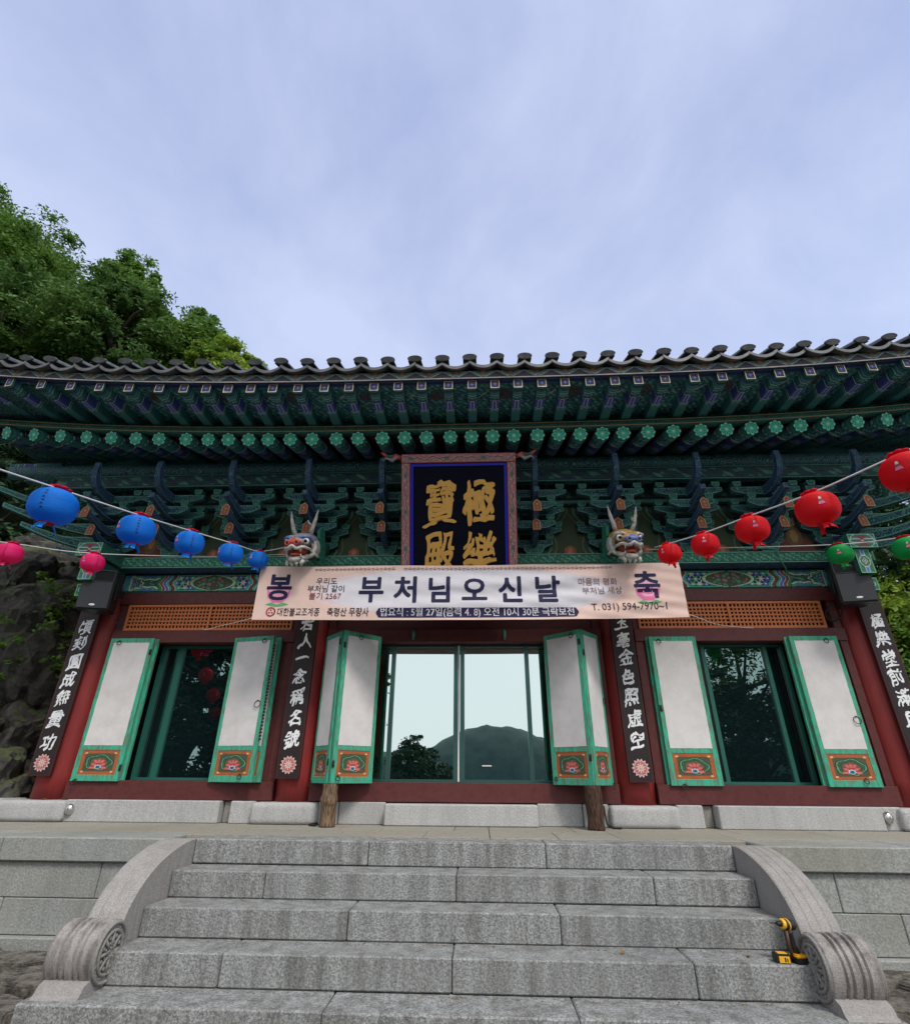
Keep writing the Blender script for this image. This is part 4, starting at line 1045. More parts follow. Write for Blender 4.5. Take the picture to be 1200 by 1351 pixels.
# ---- roof tiles at the eave
def pan_mesh():
    """concave tile with an upturned front lip, origin at joint height, runs to +y"""
    n = 12; w = .175; bm = bmesh.new()
    def sec(y, dz, th):
        up_ = []; lo = []
        for i in range(n+1):
            a = -1+2*i/n; z = -.085*(1-a*a)+dz; up_.append(bm.verts.new((a*w, y, z))); lo.append(bm.verts.new((a*w, y, z-th)))
        return up_, lo
    S = [sec(0, .01, .042), sec(.012, .015, .05), sec(.05, .02, .03), sec(.6, .24, .03), sec(1.2, .50, .03)]
    for (u0, l0), (u1, l1) in zip(S[:-1], S[1:]):
        for i in range(n):
            bm.faces.new((u0[i], u0[i+1], u1[i+1], u1[i])); bm.faces.new((l0[i+1], l0[i], l1[i], l1[i+1]))
    u, l = S[0]
    for i in range(n): bm.faces.new((l[i], l[i+1], u[i+1], u[i]))
    bmesh.ops.recalc_face_normals(bm, faces=bm.faces[:]); me = bm_mesh(bm); me.materials.append(MATS['roof_tile']); return me
def cover_mesh():
    """round cover tile ending in a shallow oval cap"""
    bm = bmesh.new(); n = 14; r = .082
    def sec(y, z, rx, rz, closed=False): return [bm.verts.new((rx*math.cos(math.pi*i/n), y, z+rz*math.sin(math.pi*i/n))) for i in range(n+1)]
    S = [sec(.0, .02, r, .065), sec(.4, .17, r, .07), sec(.41, .175, r*.94, .062), sec(.8, .33, r, .07), sec(1.25, .53, r, .07)]
    for a, b in zip(S[:-1], S[1:]):
        for i in range(n): f = bm.faces.new((a[i], a[i+1], b[i+1], b[i])); f.smooth = True
    # oval end plate, tipped upwards
    g = 20; fr = []; bk = []
    for k in range(g):
        a = 2*math.pi*k/g; x, q = math.cos(a)*.088, math.sin(a)*.034
        fr.append(bm.verts.new((x, -.03-q*.50, .042+q*.95))); bk.append(bm.verts.new((x, .0-q*.5, .055+q*.95)))
    fi = [bm.verts.new((v.co.x*.80, v.co.y*.80+.2*(-.03)-.0, .042+(v.co.z-.042)*.8)) for v in fr]
    for k in range(g):
        bm.faces.new((fr[k], fr[(k+1) % g], fi[(k+1) % g], fi[k])); bm.faces.new((fr[(k+1) % g], fr[k], bk[k], bk[(k+1) % g]))
    bm.faces.new(fi[::-1]); bm.faces.new(bk)
    bmesh.ops.recalc_face_normals(bm, faces=bm.faces[:]); me = bm_mesh(bm); me.materials.append(MATS['roof_tile']); return me
roof = box('roof_deck', -7.1, 6.9, -.2, 9.6, 5.02, 5.06, 'dark_green', hall, 0)
pm, cm = pan_mesh(), cover_mesh(); random.seed(4)
k0 = -21
for k in range(k0, 22):
    x = -.40+k*.333; l = float(lift(x)); xm = x+.1665; l2 = float(lift(xm)); sl = .0033*(abs(x+.2))**2*(1 if x > 0 else -1)
    for nm, me, xx, ll, zz in (('cover_tile', cm, x, l, 5.03), ('pan_tile', pm, xm, l2, 5.035)):
        o = link(nm, me, hall, (xx+random.uniform(-.006, .006), -.46+random.uniform(-.008, .008), zz+ll+random.uniform(-.004, .004)))
        o.rotation_euler = (random.uniform(-.012, .012), -sl+random.uniform(-.02, .02), random.uniform(-.02, .02))
# the slopes above the eave course
def roofz(x, y):
    d = min(y+.46, 8.9-y+.46) if True else 0
    e = min(x+7.6, 7.4-x)
    d2 = min(d, max(.0, e)*1.0)
    return 5.0+d2*.42+.055*d2*d2+float(lift(max(-7.5, min(7.3, x))))*max(0, 1-d2/3)
X_ = np.linspace(-7.6, 7.4, 220); Y_ = np.linspace(-.30, 9.36, 60)
co, F = sheet(X_, Y_, lambda x, y: roofz(x, y)+.03*math.cos((x+.40)/.333*2*math.pi))
stuff(link('roof_slope', raw_mesh(co, F), hall, None, 'roof_tile', True))
# plain rear and side walls
box('side_wall', -5.42, -5.34, 2.1, 8.0, .24, 4.7, 'maroon_wood', hall, .004); box('side_wall', 5.06, 5.14, 2.1, 8.0, .24, 4.7, 'maroon_wood', hall, .004)
box('rear_wall', -5.42, 5.14, 8.0, 8.1, 0, 4.7, 'maroon_wood', hall, .004)
box('footing_stone', -5.5, 5.2, 2.05, 8.1, 0, .235, 'granite_pale', hall, .01)
# swinging-door hooks below the centre lintel
for hx in (-.87, .342):
    bm = bmesh.new(); add_tube(bm, [(0, .12, .02), (0, .03, .02), (0, 0, .0), (.005, -.02, -.035), (0, 0, -.07), (0, -.03, -.10), (0, -.05, -.085)], [.016, .018, .022, .022, .018, .012, .006], 8)
    add_torus(bm, (0, 0, -.01), .028, .010, 14, 6, Matrix.Rotation(R(90), 3, 'Y')); add_ell(bm, (0, -.02, -.02), (.012, .012, .012), 8, 6)
    link('carved_hook', bm_mesh(bm), hall, (hx, 1.66, 2.24), 'edge_mint')

# ---- dragon heads
def dragon(X, gold):
    root = bpy.data.objects.new('dragon_head', None); col.objects.link(root); root.parent = hall; root.location = (X, .86, 3.165); root.scale = (1.10, 1.10, 1.10); root.rotation_euler = (R(20), 0, R(-6) if X < 0 else R(6))
    root['label'] = 'carved dragon head with gold brow and blue nose' if gold else 'carved dragon head with grey brow and red nose'
    S = 1.0
    def part(name, m, build, smooth=True):
        bm = bmesh.new(); build(bm); bmesh.ops.recalc_face_normals(bm, faces=bm.faces[:]); return link(name, bm_mesh(bm), root, None, m)
    brow = 'dragon_gold' if gold else 'dragon_grey'; nose = 'dragon_blue' if gold else 'dragon_red'
    def skull(bm):
        add_ell(bm, (0, .05, .07), (.155, .22, .10), 20, 12); add_ell(bm, (0, -.14, .045), (.12, .12, .065), 18, 10)
        for s in (-1, 1): add_ell(bm, (s*.09, -.08, .10), (.065, .08, .04), 14, 8)
        for k in range(5): add_ell(bm, (-.10+k*.05, -.16, .105), (.028, .03, .022), 10, 6)
    part('brow', brow, skull)
    def neck(bm):
        add_tube(bm, [(0, .62, -.02), (0, .35, -.01), (0, .12, -.02)], [.10, .13, .15], 16)
    part('neck', 'dragon_green', neck)
    def cheeks(bm):
        for s in (-1, 1):
            add_ell(bm, (s*.135, .08, -.01), (.035, .12, .10), 14, 10)
            add_tube(bm, [(s*.12, .02, .06), (s*.165, -.02, -.02), (s*.15, -.07, -.10), (s*.11, -.11, -.14)], [.03, .028, .024, .016], 8)
    part('cheek', 'dragon_white', cheeks)
    def nosef(bm):
        add_ell(bm, (0, -.245, .04), (.095, .05, .036), 18, 10); add_ell(bm, (0, -.19, .065), (.05, .07, .035), 12, 8)
        for s in (-1, 1): add_torus(bm, (s*.055, -.285, .035), .024, .010, 14, 6, Matrix.Rotation(R(80), 3, 'X'))
    part('nose', nose, nosef)
    part('nostril', 'eye_black', lambda bm: [add_ell(bm, (s*.055, -.285, .035), (.017, .010, .017), 10, 6) for s in (-1, 1)])
    def lip(bm):
        P = []; n = 16
        for i in range(n+1):
            a = -1+2*i/n; P.append((a*.155, -.285+.16*abs(a)**2.4, -.012-.025*math.cos(a*math.pi*.9)*0-.02*abs(a)+.012*math.cos(a*9)))
        add_tube(bm, P, [.011+.011*math.cos(p[0]/.155*1.3) for p in P], 10)
    part('upper_lip', 'dragon_white', lip)
    part('palate', 'dragon_mouth', lambda bm: (add_ell(bm, (0, -.10, -.06), (.105, .13, .065), 14, 8),))
    def teeth(bm):
        for s in (-1, 1):
            add_tube(bm, [(s*.085, -.245, -.02), (s*.088, -.255, -.075)], [.015, .004], 8); add_tube(bm, [(s*.08, -.22, -.14), (s*.083, -.235, -.095)], [.014, .005], 8)
            for k in range(3): add_ell(bm, (s*(.02+.022*k), -.262+.006*k, -.032), (.011, .01, .016), 8, 6)
    part('tooth', 'dragon_white', teeth)
    def tongue(bm):
        add_ell(bm, (0, -.16, -.105), (.062, .11, .022), 14, 8, 0, Matrix.Rotation(R(-8), 3, 'X'))
    part('tongue', 'dragon_tongue', tongue)
    def jaw(bm):
        n = 14; P = []
        for i in range(n+1):
            a = -1+2*i/n; P.append((a*.125, -.245+.26*abs(a)**2.2, -.155+.05*abs(a)**2))
        add_tube(bm, P, [.022+.01*math.cos(p[0]*12) for p in P], 10)
        add_ell(bm, (0, -.09, -.165), (.10, .14, .028), 16, 8)
        for k in range(4): add_tube(bm, [(-.09+k*.06, -.20, -.175), (-.085+k*.057, -.235, -.20), (-.08+k*.053, -.225, -.235)], [.026, .022, .006], 8)
    part('lower_jaw', 'dragon_white', jaw)
    for s in (-1, 1):
        bm = bmesh.new(); add_ell(bm, (s*.112, -.155, .052), (.040, .040, .038), 14, 10, 0); add_ell(bm, (s*.122, -.190, .054), (.020, .012, .021), 10, 8, 1)
        link('eye', bm_mesh(bm), root, None, ['eye_white', 'eye_black'])
        bm = bmesh.new(); add_tube(bm, [(s*.165, -.06, .03), (s*.15, -.13, .098), (s*.09, -.18, .105), (s*.045, -.20, .085)], [.008, .019, .020, .010], 8)
        link('eyelid', bm_mesh(bm), root, None, 'dragon_blue' if not gold else 'dragon_white')
        bm = bmesh.new(); add_tube(bm, [(s*.09, .03, .13), (s*.12, .02, .22), (s*.15, .05, .33), (s*.17, .08, .44)], [.026, .025, .020, .005], 10)
        if s > 0: add_tube(bm, [(s*.12, .02, .24), (s*.085, -.01, .28), (s*.08, -.02, .31)], [.015, .012, .004], 8)
        link('horn', bm_mesh(bm), root, None, 'dragon_white')
        bm = bmesh.new()
        for k in range(5):
            z = .14-.075*k; y = .10+.012*k
            add_prism(bm, [(y, z-.05), (y+.02, z+.06), (y+.13, z+.10), (y+.17, z+.02), (y+.12, z-.06)], 'x', s*.14, s*(.175-.006*k), 0, .008, 1)
        link('mane', bm_mesh(bm), root, None, ['dragon_green', 'edge_mint'])
        bm = bmesh.new(); add_tube(bm, [(s*.12, -.10, -.03), (s*.17, -.06, -.09), (s*.185, .0, -.13), (s*.17, .05, -.11)], [.012, .016, .014, .004], 8)
        link('whisker', bm_mesh(bm), root, None, 'dragon_white')
    return root
dragon(-2.27, False); dragon(1.86, True)

# ================================================================== THINGS ON THE HALL
# name plaque
pl = thing('name_plaque', 'large black name plaque with gold characters and pink painted frame under the eaves', 'plaque', (-.238, 1.18, 2.60))
TH = math.atan2(.62, 1.70)   # leans forward at the top
pl.rotation_euler = (TH, 0, 0)
HT, WF = 1.86, .755
box('board', -WF+.12, WF-.12, .0, .05, .05, HT-.10, 'plaque_black', pl, .003)
bm = bmesh.new()
for a, b, c, d in ((-WF+.12, -WF+.155, .08, HT-.13), (WF-.155, WF-.12, .08, HT-.13), (-WF+.155, WF-.155, HT-.165, HT-.13), (-WF+.155, WF-.155, .08, .115)): add_box(bm, a, b, -.012, .0, c, d)
link('blue_border', bm_mesh(bm), pl, None, 'plaque_blue')
def frame_paint(U, V, L=1.8, H=.12):
    s = U*L; y = (V-.5)*2; C = np.zeros(U.shape+(3,)); C[:] = (.33, .15, .15)
    n = np.sin(s*70)*np.cos(y*4+s*11); C[n > .72] = (.45, .27, .27)
    k = np.abs(y-.55*np.sin(s*26)*np.cos(s*9)); C[k < .14] = (.10, .04, .07); C[(k > .14) & (k < .22)] = (.48, .36, .34)
    m = np.sin(s*13) > .93; C[m & (np.abs(y) < .4)] = (.06, .14, .12)
    C[np.abs(y) > .88] = (.20, .03, .03); return C
for nm, x0, x1, z0, z1 in (('frame_side', -WF, -WF+.115, .0, HT-.125), ('frame_side', WF-.115, WF, .0, HT-.125), ('frame_top', -WF, WF, HT-.122, HT)):
    f = box(nm, x0, x1, -.03, .055, z0, z1, 'dragon_red', pl, .004)
    w, h = x1-x0, z1-z0
    if h > w: me = grid_mesh(20, 260, lambda U, V: ((U-.5)*(w-.006), -.0445+0*U, (V-.5)*(h-.006)), lambda U, V: frame_paint(V, U, h, w))
    else: me = grid_mesh(220, 20, lambda U, V: ((U-.5)*(w-.006), -.0445+0*U, (V-.5)*(h-.006)), lambda U, V: frame_paint(U, V, w, h))
    link('painted_face', me, f, None, 'painted')
for s in (-1, 1):  # carved ears of the frame
    bm = bmesh.new()
    add_tube(bm, [(s*WF, .01, HT-.05), (s*(WF+.08), -.01, HT-.02), (s*(WF+.16), -.02, HT-.06), (s*(WF+.24), -.02, HT+.01), (s*(WF+.28), -.02, HT+.03)], [.03, .035, .03, .02, .004], 8, mi=0)
    add_tube(bm, [(s*(WF+.05), -.03, HT-.03), (s*(WF+.12), -.05, HT-.09), (s*(WF+.2), -.04, HT-.05), (s*(WF+.25), -.03, HT-.09)], [.02, .025, .018, .004], 8, mi=1)
    add_tube(bm, [(s*(WF+.10), -.05, HT-.01), (s*(WF+.16), -.06, HT-.035), (s*(WF+.22), -.05, HT-.01)], [.006, .015, .004], 8, mi=2)
    link('carved_ear', bm_mesh(bm), pl, None, ['dragon_red', 'dragon_grey', 'dragon_green'])
for ch, x, z, sd_ in (('極', .265, 1.20, 1), ('寶', -.255, 1.19, 2), ('樂', .265, .515, 3), ('殿', -.255, .505, 4)):
    me = glyph_mesh(ch, .47, .005, {'極': .0125, '寶': .0065, '樂': .0085, '殿': .0095}[ch], 1.0, sd_); o = link('character', me, pl, (x, -.008, z), 'gold_letter'); o.scale = (.98, 1, 1.32)

# couplet boards on the columns
def lotus_mark(parent, z, r=.105):
    bm = bmesh.new()
    for ring_, n, rr, w, mi in ((0, 14, 1.0, .22, 0), (1, 10, .66, .24, 1)):
        for k in range(n):
            a = 2*math.pi*k/n+ring_*.3; c, s = math.cos(a), math.sin(a)
            P = [(.15, 0), (.5, -w), (.85, -w*.5), (1.0, 0), (.85, w*.5), (.5, w)]
            vs_ = [bm.verts.new(((p*c-q*s)*r*rr, -.004-.002*ring_, (p*s+q*c)*r*rr*1.0)) for p, q in P]; f = bm.faces.new(vs_); f.material_index = mi
            vs_ = [bm.verts.new(((p*.92*c-q*.6*s+.0)*r*rr*.92, -.0055-.002*ring_, (p*.92*s+q*.6*c)*r*rr*.92)) for p, q in P]; f = bm.faces.new(vs_); f.material_index = 1-mi
    add_ell(bm, (0, -.008, 0), (.012, .003, .012), 10, 6, 0)
    link('lotus_emblem', bm_mesh(bm), parent, (0, -.015, z), ['lotus_pale', 'lotus_pink'])
def couplet(x, w, z0, z1, text, zs, label, sd_, lz, y=1.60, tilt=0, size=.205):
    t = thing('couplet_board', label, 'signboard', (x, y, z0), 0, 'black couplet boards hung on the columns')
    t.rotation_euler = (0, tilt, 0); H = z1-z0
    bm = bmesh.new(); add_box(bm, -w/2, w/2, -.012, .03, 0, H); bmesh.ops.bevel(bm, geom=bm.edges[:], offset=.003, segments=1, affect='EDGES')
    link('board', bm_mesh(bm), t, None, 'board_edge')
    bm = bmesh.new(); add_box(bm, -w/2+.022, w/2-.022, -.0145, -.012, .02, H-.02); link('face_panel', bm_mesh(bm), t, None, 'board_black')
    for i, (c, z) in enumerate(zip(text, zs)):
        o = link('character', glyph_mesh(c, size*(.98+.10*random.random()), .0015, .0050, 1.35, sd_*10+i), t, (random.uniform(-.008, .008), -.0175, z-z0), 'white_letter')
        o.scale = (.84, 1, .95)
    lotus_mark(t, lz-z0, w*.36)
    return t
zA = [2.272, 2.045, 1.80, 1.575, 1.345, 1.105, .86]
random.seed(2)
couplet(-5.36, .285, .48, 2.62, '頃刻圓成無量功', [2.30, 2.085, 1.83, 1.605, 1.375, 1.125, .855], 'black couplet board with white calligraphy under the left loudspeaker by the rocks', 1, .625, 1.56)
couplet(-2.30, .285, .47, 2.75, '若人一念稱名號', [2.345, 2.10, 1.88, 1.65, 1.40, 1.145, .90], 'black couplet board with white calligraphy left of the centre doors', 2, .62, 1.56)
couplet(1.865, .285, .46, 2.75, '玉毫金色照虛空', [2.33, 2.10, 1.88, 1.64, 1.39, 1.15, .90], 'black couplet board with white calligraphy right of the centre doors', 3, .61, 1.56)
couplet(5.105, .30, .48, 2.60, '極樂堂前滿月容', [2.33, 2.10, 1.855, 1.63, 1.40, 1.15, .90], 'black couplet board with white calligraphy under the right loudspeaker beside green bushes', 4, .64, 1.56)

# banner
BX0, BX1, BZ0, BZ1, BY = -2.80, 2.51, 2.225, 2.925, .92
bn = thing('festival_banner', 'long peach and white festival banner with navy lettering hung across the hall front', 'banner', ((BX0+BX1)/2, BY, BZ0))
bcx = (BX0+BX1)/2; bw = (BX1-BX0); bh = BZ1-BZ0
def wav(x, z):
    """cloth relief in metres at banner coords (x from centre, z from bottom)"""
    t = (x/bw+.5)
    return .014*np.sin(t*9+1)*np.sin(z/bh*2.2+.4)+.0055*np.abs(np.sin((z*1.0-x*.13)*15+x*.8))*np.clip(t*1.6-.35, 0, 1)+.011*np.sin((z*1.0-x*.11)*24+2*np.sin(x*1.4))*np.exp(-((t-.62)/.32)**2)+.0035*np.sin((z+x*.16)*43+x*1.7)*np.clip(t*1.1, 0, 1)+.010*np.exp(-((z-bh)/.16)**2)*np.cos(x*3.1)
def sag(x): return -.018*np.cos(x/bw*math.pi)
def bpaint(U, V):
    x = (U-.5)*bw; z = V*bh; C = np.zeros(U.shape+(3,)); C[:] = (.70, .51, .455)
    top = .66*np.exp(-0*(x))
    lx = x+.02; inside = (np.abs(lx) < 1.93) & (np.abs(z-.36) < .30*np.sqrt(np.clip(1-(lx/1.93)**2, 0, 1))**.75)
    C[inside] = (.66, .64, .70)
    d = ((lx/1.93)**2+((z-.36)/.33)**2); ed = (d > .86) & (d < 1.1) & inside; C[ed] = (.69, .56, .56)
    return C
me = grid_mesh(400, 60, lambda U, V: ((U-.5)*bw, wav((U-.5)*bw, V*bh), V*bh+sag((U-.5)*bw)), bpaint); link('cloth', me, bn, None, 'printed_cloth', True)
def on_cloth(me, x, z, off=.004):
    n = len(me.vertices); c = np.empty(n*3, np.float32); me.vertices.foreach_get('co', c); c = c.reshape(-1, 3)
    c[:, 0] += x; c[:, 2] += z; c[:, 1] = wav(c[:, 0], c[:, 2])-off+0*c[:, 1]; c[:, 2] += sag(c[:, 0]); me.vertices.foreach_set('co', c.ravel()); me.update(); return me
def flat_glyph(s, size, bold=0, align='CENTER', spacing=1.0, sx=1):
    me = glyph_mesh(s, size, 0, bold, 0, 0, align, spacing, dense=.035); 
    if sx != 1:
        for v in me.vertices: v.co.x *= sx
    return me
def ink(s, size, x, z, m, offset=0, name='lettering', align='CENTER', off=.004, width=None):
    me = flat_glyph(s, size, offset, align)
    if width:
        xs_ = [v.co.x for v in me.vertices]; k = width/(max(xs_)-min(xs_))
        for v in me.vertices: v.co.x *= k
    o = link(name, on_cloth(me, x, z, off), bn, None, m)
    if name == 'lettering': stuff(o)
    return o
for s, x, z in zip('부처님오신날', (-1.19, -.762, -.336, .10, .544, 1.008), (.345,)*6): ink(s, .36, x, .385, 'navy_print', .0105, 'character')
# lotus marks under the two end syllables
def lotus_print(x, z):
    for nm, m, P in (('lotus_print', 'pink_print', [(-.155, .16), (-.135, .02), (-.06, -.05), (.06, -.05), (.135, .02), (.155, .16), (.10, .10), (.07, .17), (.0, .10), (-.07, .17), (-.10, .10)]),
                     ('lotus_print', 'pink_light', [(-.10, .22), (-.13, .10), (-.05, .0), (.05, .0), (.13, .10), (.10, .22), (.05, .17), (0, .24), (-.05, .17)]),
                     ('leaf_print', 'leaf_print', [(-.15, -.075), (-.08, -.05), (0, -.075), (.08, -.05), (.15, -.075), (.08, -.095), (0, -.105), (-.08, -.095)])):
        bm = bmesh.new(); f = bm.faces.new([bm.verts.new((a, 0, b)) for a, b in P]); bmesh.ops.triangulate(bm, faces=[f])
        for _ in range(3):
            L = [e for e in bm.edges if e.calc_length() > .05]
            if L: bmesh.ops.subdivide_edges(bm, edges=L, cuts=1); bmesh.ops.triangulate(bm, faces=[f for f in bm.faces if len(f.verts) > 3])
        link(nm, on_cloth(bm_mesh(bm), x, z, .0025 if m == 'pink_print' else .003), bn, None, m)
lotus_print(-2.37, .27); lotus_print(2.22, .27)
ink('봉', .37, -2.37, .42, 'navy_print', .010, 'character'); ink('축', .37, 2.22, .42, 'navy_print', .010, 'character')
ink('우리도', .10, -1.77, .50, 'black_print', .0006); ink('부처님 같이', .10, -1.77, .40, 'black_print', .0006); ink('불기 2567', .10, -1.77, .305, 'red_print', .0006)
ink('마음의 평화', .10, 1.63, .47, 'brown_print', .0006); ink('부처님 세상', .10, 1.67, .355, 'brown_print', .0006)
ink('대한불교조계종', .118, -2.08, .10, 'black_print', .0008, width=.53); ink('축령산 무량사', .118, -1.46, .10, 'black_print', .0016, width=.52)
# pill with times
def pill(x0, x1, z0, z1):
    bm = bmesh.new(); n = 80; r = (z1-z0)/2; zc = (z0+z1)/2; c = []
    for i in range(n+1):
        x = x0+(x1-x0)*i/n; d = min(x-x0, x1-x); h = r*(1 if d > .05 else math.sqrt(max(.02, 1-((.05-d)/.05)**2))*.999)
        c.append([bm.verts.new((x, 0, zc+h*t)) for t in (-1, -.5, 0, .5, 1)])
    for a, b in zip(c[:-1], c[1:]):
        for k in range(4): bm.faces.new((a[k], b[k], b[k+1], a[k+1]))
    return bm_mesh(bm)
link('print_band', on_cloth(pill(-1.11, 1.36, .03, .15), 0, 0, .003), bn, None, 'navy_print')
ink('법요식 : 5월 27일(음력 4. 8) 오전 10시 30분 극락보전', .118, .125, .09, 'pale_print', .0008, width=2.36, off=.006)
ink('T. 031) 594-7970~1', .125, 1.97, .135, 'black_print', .0006, width=.90)
bm = bmesh.new(); add_torus(bm, (0, 0, 0), .052, .0085, 28, 4, Matrix.Rotation(R(90), 3, 'X'))
for a in (90, 210, 330): add_ell(bm, (math.cos(R(a))*.021, 0, math.sin(R(a))*.021), (.011, .003, .011), 8, 6)
link('emblem', on_cloth(bm_mesh(bm), -2.43, .10, .004), bn, None, 'red_print')
bm = bmesh.new()
for k in range(36):
    x = -1.95+k*.105
    if -1 < x < -.88: continue
    P = [(x+.045*t*math.cos(t*5)+.03, 0, .655+.018*math.sin(t*9)) for t in np.linspace(-.6, .6, 9)]
    add_tube(bm, [(x, 0, .655), (x+.03, 0, .668), (x+.055, 0, .655), (x+.08, 0, .642), (x+.105, 0, .655)], .0028, 4)
    add_torus(bm, (x+.03, 0, .650), .012, .0025, 10, 4, Matrix.Rotation(R(90), 3, 'X')); add_torus(bm, (x+.08, 0, .660), .012, .0025, 10, 4, Matrix.Rotation(R(90), 3, 'X'))
link('scroll_border', on_cloth(bm_mesh(bm), 0, 0, .004), bn, None, 'brown_print')
# cords tying the banner down
def cord(label, pts, r, m, name='cord', cat='cord', group=None):
    P = []
    for i in range(len(pts)-1):
        p0 = Vector(pts[max(i-1, 0)]); p1 = Vector(pts[i]); p2 = Vector(pts[i+1]); p3 = Vector(pts[min(i+2, len(pts)-1)])
        for k in range(6):
            t = k/6; P.append(.5*((2*p1)+(-p0+p2)*t+(2*p0-5*p1+4*p2-p3)*t*t+(-p0+3*p1-3*p2+p3)*t**3))
    P.append(Vector(pts[-1])); b = P[0].copy()
    bm = bmesh.new(); add_tube(bm, [p-b for p in P], r, 6); o = link(name, bm_mesh(bm), None, b, m); tag(o, label, cat, group); return o
cord('thin white string tied from the lower left banner corner to the transom', [(-2.80, .92, 2.24), (-3.1, 1.2, 2.27), (-3.45, 1.5, 2.30), (-3.75, 1.68, 2.29), (-3.82, 1.685, 2.32)], .004, 'white_cord')
cord('thin white string tied from the lower right banner corner to the transom', [(2.50, .92, 2.26), (2.7, 1.2, 2.31), (3.1, 1.6, 2.32), (3.42, 1.69, 2.30), (3.62, 1.69, 2.285)], .004, 'white_cord')
cord('pale cable dangling from the green beam right of the red lanterns', [(3.55, 1.43, 3.30), (3.95, 1.42, 3.31), (4.05, 1.42, 3.27), (4.07, 1.43, 3.13), (4.14, 1.5, 3.06), (4.24, 1.62, 2.98), (4.42, 1.64, 2.93)], .007, 'edge_mint', 'cable', 'cable')

# loudspeakers
def speaker(x, y, z, rz, rx, label):
    t = thing('loudspeaker', label, 'loudspeaker', (x, y, z), 0, 'black loudspeakers under the eaves'); t.rotation_euler = (rx, 0, rz)
    w, h, d = .205, .27, .17
    bm = bmesh.new(); P = [(-w, 0), (w, 0), (w*.72, d*2), (-w*.72, d*2)]
    add_prism(bm, P, 'z', -h, h); bmesh.ops.bevel(bm, geom=bm.edges[:], offset=.012, segments=2, affect='EDGES'); link('cabinet', bm_mesh(bm), t, None, 'black_plastic')
    bm = bmesh.new(); add_box(bm, -w+.018, w-.018, -.012, -.002, -h+.018, h*.38); bmesh.ops.bevel(bm, geom=bm.edges[:], offset=.004, segments=1, affect='EDGES'); link('grille', bm_mesh(bm), t, None, 'speaker_grille')
    # horn: raised rim, flat plates coloured near black as its shaded hollow
    bm = bmesh.new(); o_ = [(-w+.02, -.004, h*.42), (w-.02, -.004, h*.42), (w-.02, -.004, h-.018), (-w+.02, -.004, h-.018)]; i_ = [(-.05, .06-.07, h*.60), (.05, .06-.07, h*.60), (.05, -.01, h*.78), (-.05, -.01, h*.78)]
    for q in ((-w+.02, w-.02, h*.40, h*.43), (-w+.02, w-.02, h-.022, h-.012), (-w+.012, -w+.022, h*.40, h-.012), (w-.022, w-.012, h*.40, h-.012)): add_box(bm, q[0], q[1], -.014, -.001, q[2], q[3])
    link('horn_rim', bm_mesh(bm), t, None, 'speaker_grille')
    bm = bmesh.new(); add_box(bm, -w+.024, w-.024, -.004, -.0015, h*.44, h-.024, 0); add_box(bm, -.05, .05, -.006, -.004, h*.56, h*.80, 0); link('horn_mouth', bm_mesh(bm), t, None, 'interior_dark')
    bm = bmesh.new(); add_ell(bm, (0, -.0135, -h+.06), (.038, .003, .014), 16, 6); link('badge', bm_mesh(bm), t, None, 'badge')
    bm = bmesh.new(); add_box(bm, -.03, .03, .10, .62, -.03, .03); add_box(bm, -w-.012, -w, .08, .16, -.12, .12); add_box(bm, w, w+.012, .08, .16, -.12, .12); add_box(bm, -w*.9-.01, w*.9+.01, .30, .345, -.04, .04)
    link('bracket', bm_mesh(bm), t, None, 'black_plastic')
speaker(-5.05, 1.12, 2.70, R(12), R(3), 'black loudspeaker at the left corner column above the rocks')
speaker(4.70, 1.12, 2.73, R(-14), R(3), 'black loudspeaker at the right corner column under the green lantern')
cord('black cable hanging below the right loudspeaker', [(4.6, 1.5, 2.55), (4.55, 1.62, 2.45), (4.62, 1.63, 2.36), (4.72, 1.6, 2.40), (4.76, 1.58, 2.5)], .012, 'black_cord', 'cable', 'cable')
cord('black cable hanging below the left loudspeaker', [(-4.95, 1.5, 2.5), (-4.9, 1.62, 2.42), (-4.95, 1.62, 2.32), (-5.0, 1.58, 2.42)], .012, 'black_cord', 'cable', 'cable')

# log props under the folded leaves
def log(x, y, h, r, m, label, sd_):
    bm = bmesh.new(); n = 18; seg = 18; rings = []
    for i in range(n+1):
        z = h*i/n; rr = []
        for k in range(seg):
            a = 2*math.pi*k/seg; q = r*(1+.14*noise.noise(Vector((math.cos(a)*1.3+sd_, math.sin(a)*1.3, z*5)))+.05*noise.noise(Vector((math.cos(a)*5+sd_, math.sin(a)*5, z*14))))
            if m == 'log_bare': q *= 1.12-.25*abs(z/h-.0)*.5+.22*math.exp(-((z/h-.62)/.10)**2)
            rr.append(bm.verts.new((q*math.cos(a), q*math.sin(a), z)))
        rings.append(rr)
    for i in range(n):
        for k in range(seg): f = bm.faces.new((rings[i][k], rings[i][(k+1) % seg], rings[i+1][(k+1) % seg], rings[i+1][k])); f.smooth = True
    bm.faces.new(rings[0][::-1]); bm.faces.new(rings[-1])
    if m == 'log_bare':
        for a, z in ((-1.9, .60), (-1.1, .58)):
            add_torus(bm, (r*1.08*math.cos(a), r*1.08*math.sin(a), h*z), .022, .010, 12, 6, Matrix.Rotation(a+math.pi/2, 3, 'Z') @ Matrix.Rotation(R(90), 3, 'X'))
    o = link('log_prop', bm_mesh(bm), None, (x, y, 0), m); tag(o, label, 'log', 'logs propping the folding doors')
log(-1.70, 1.30, .426, .078, 'log_bare', 'peeled knotty log standing under the left folding door', 1); log(1.245, 1.30, .426, .093, 'log_bark', 'dark barked log standing under the right folding door', 5)
cord('black cable end lying on the terrace beside the left log', [(-1.86, 1.5, .02), (-1.93, 1.42, .012), (-1.84, 1.34, .012)], .012, 'black_cord', 'cable', 'cable')
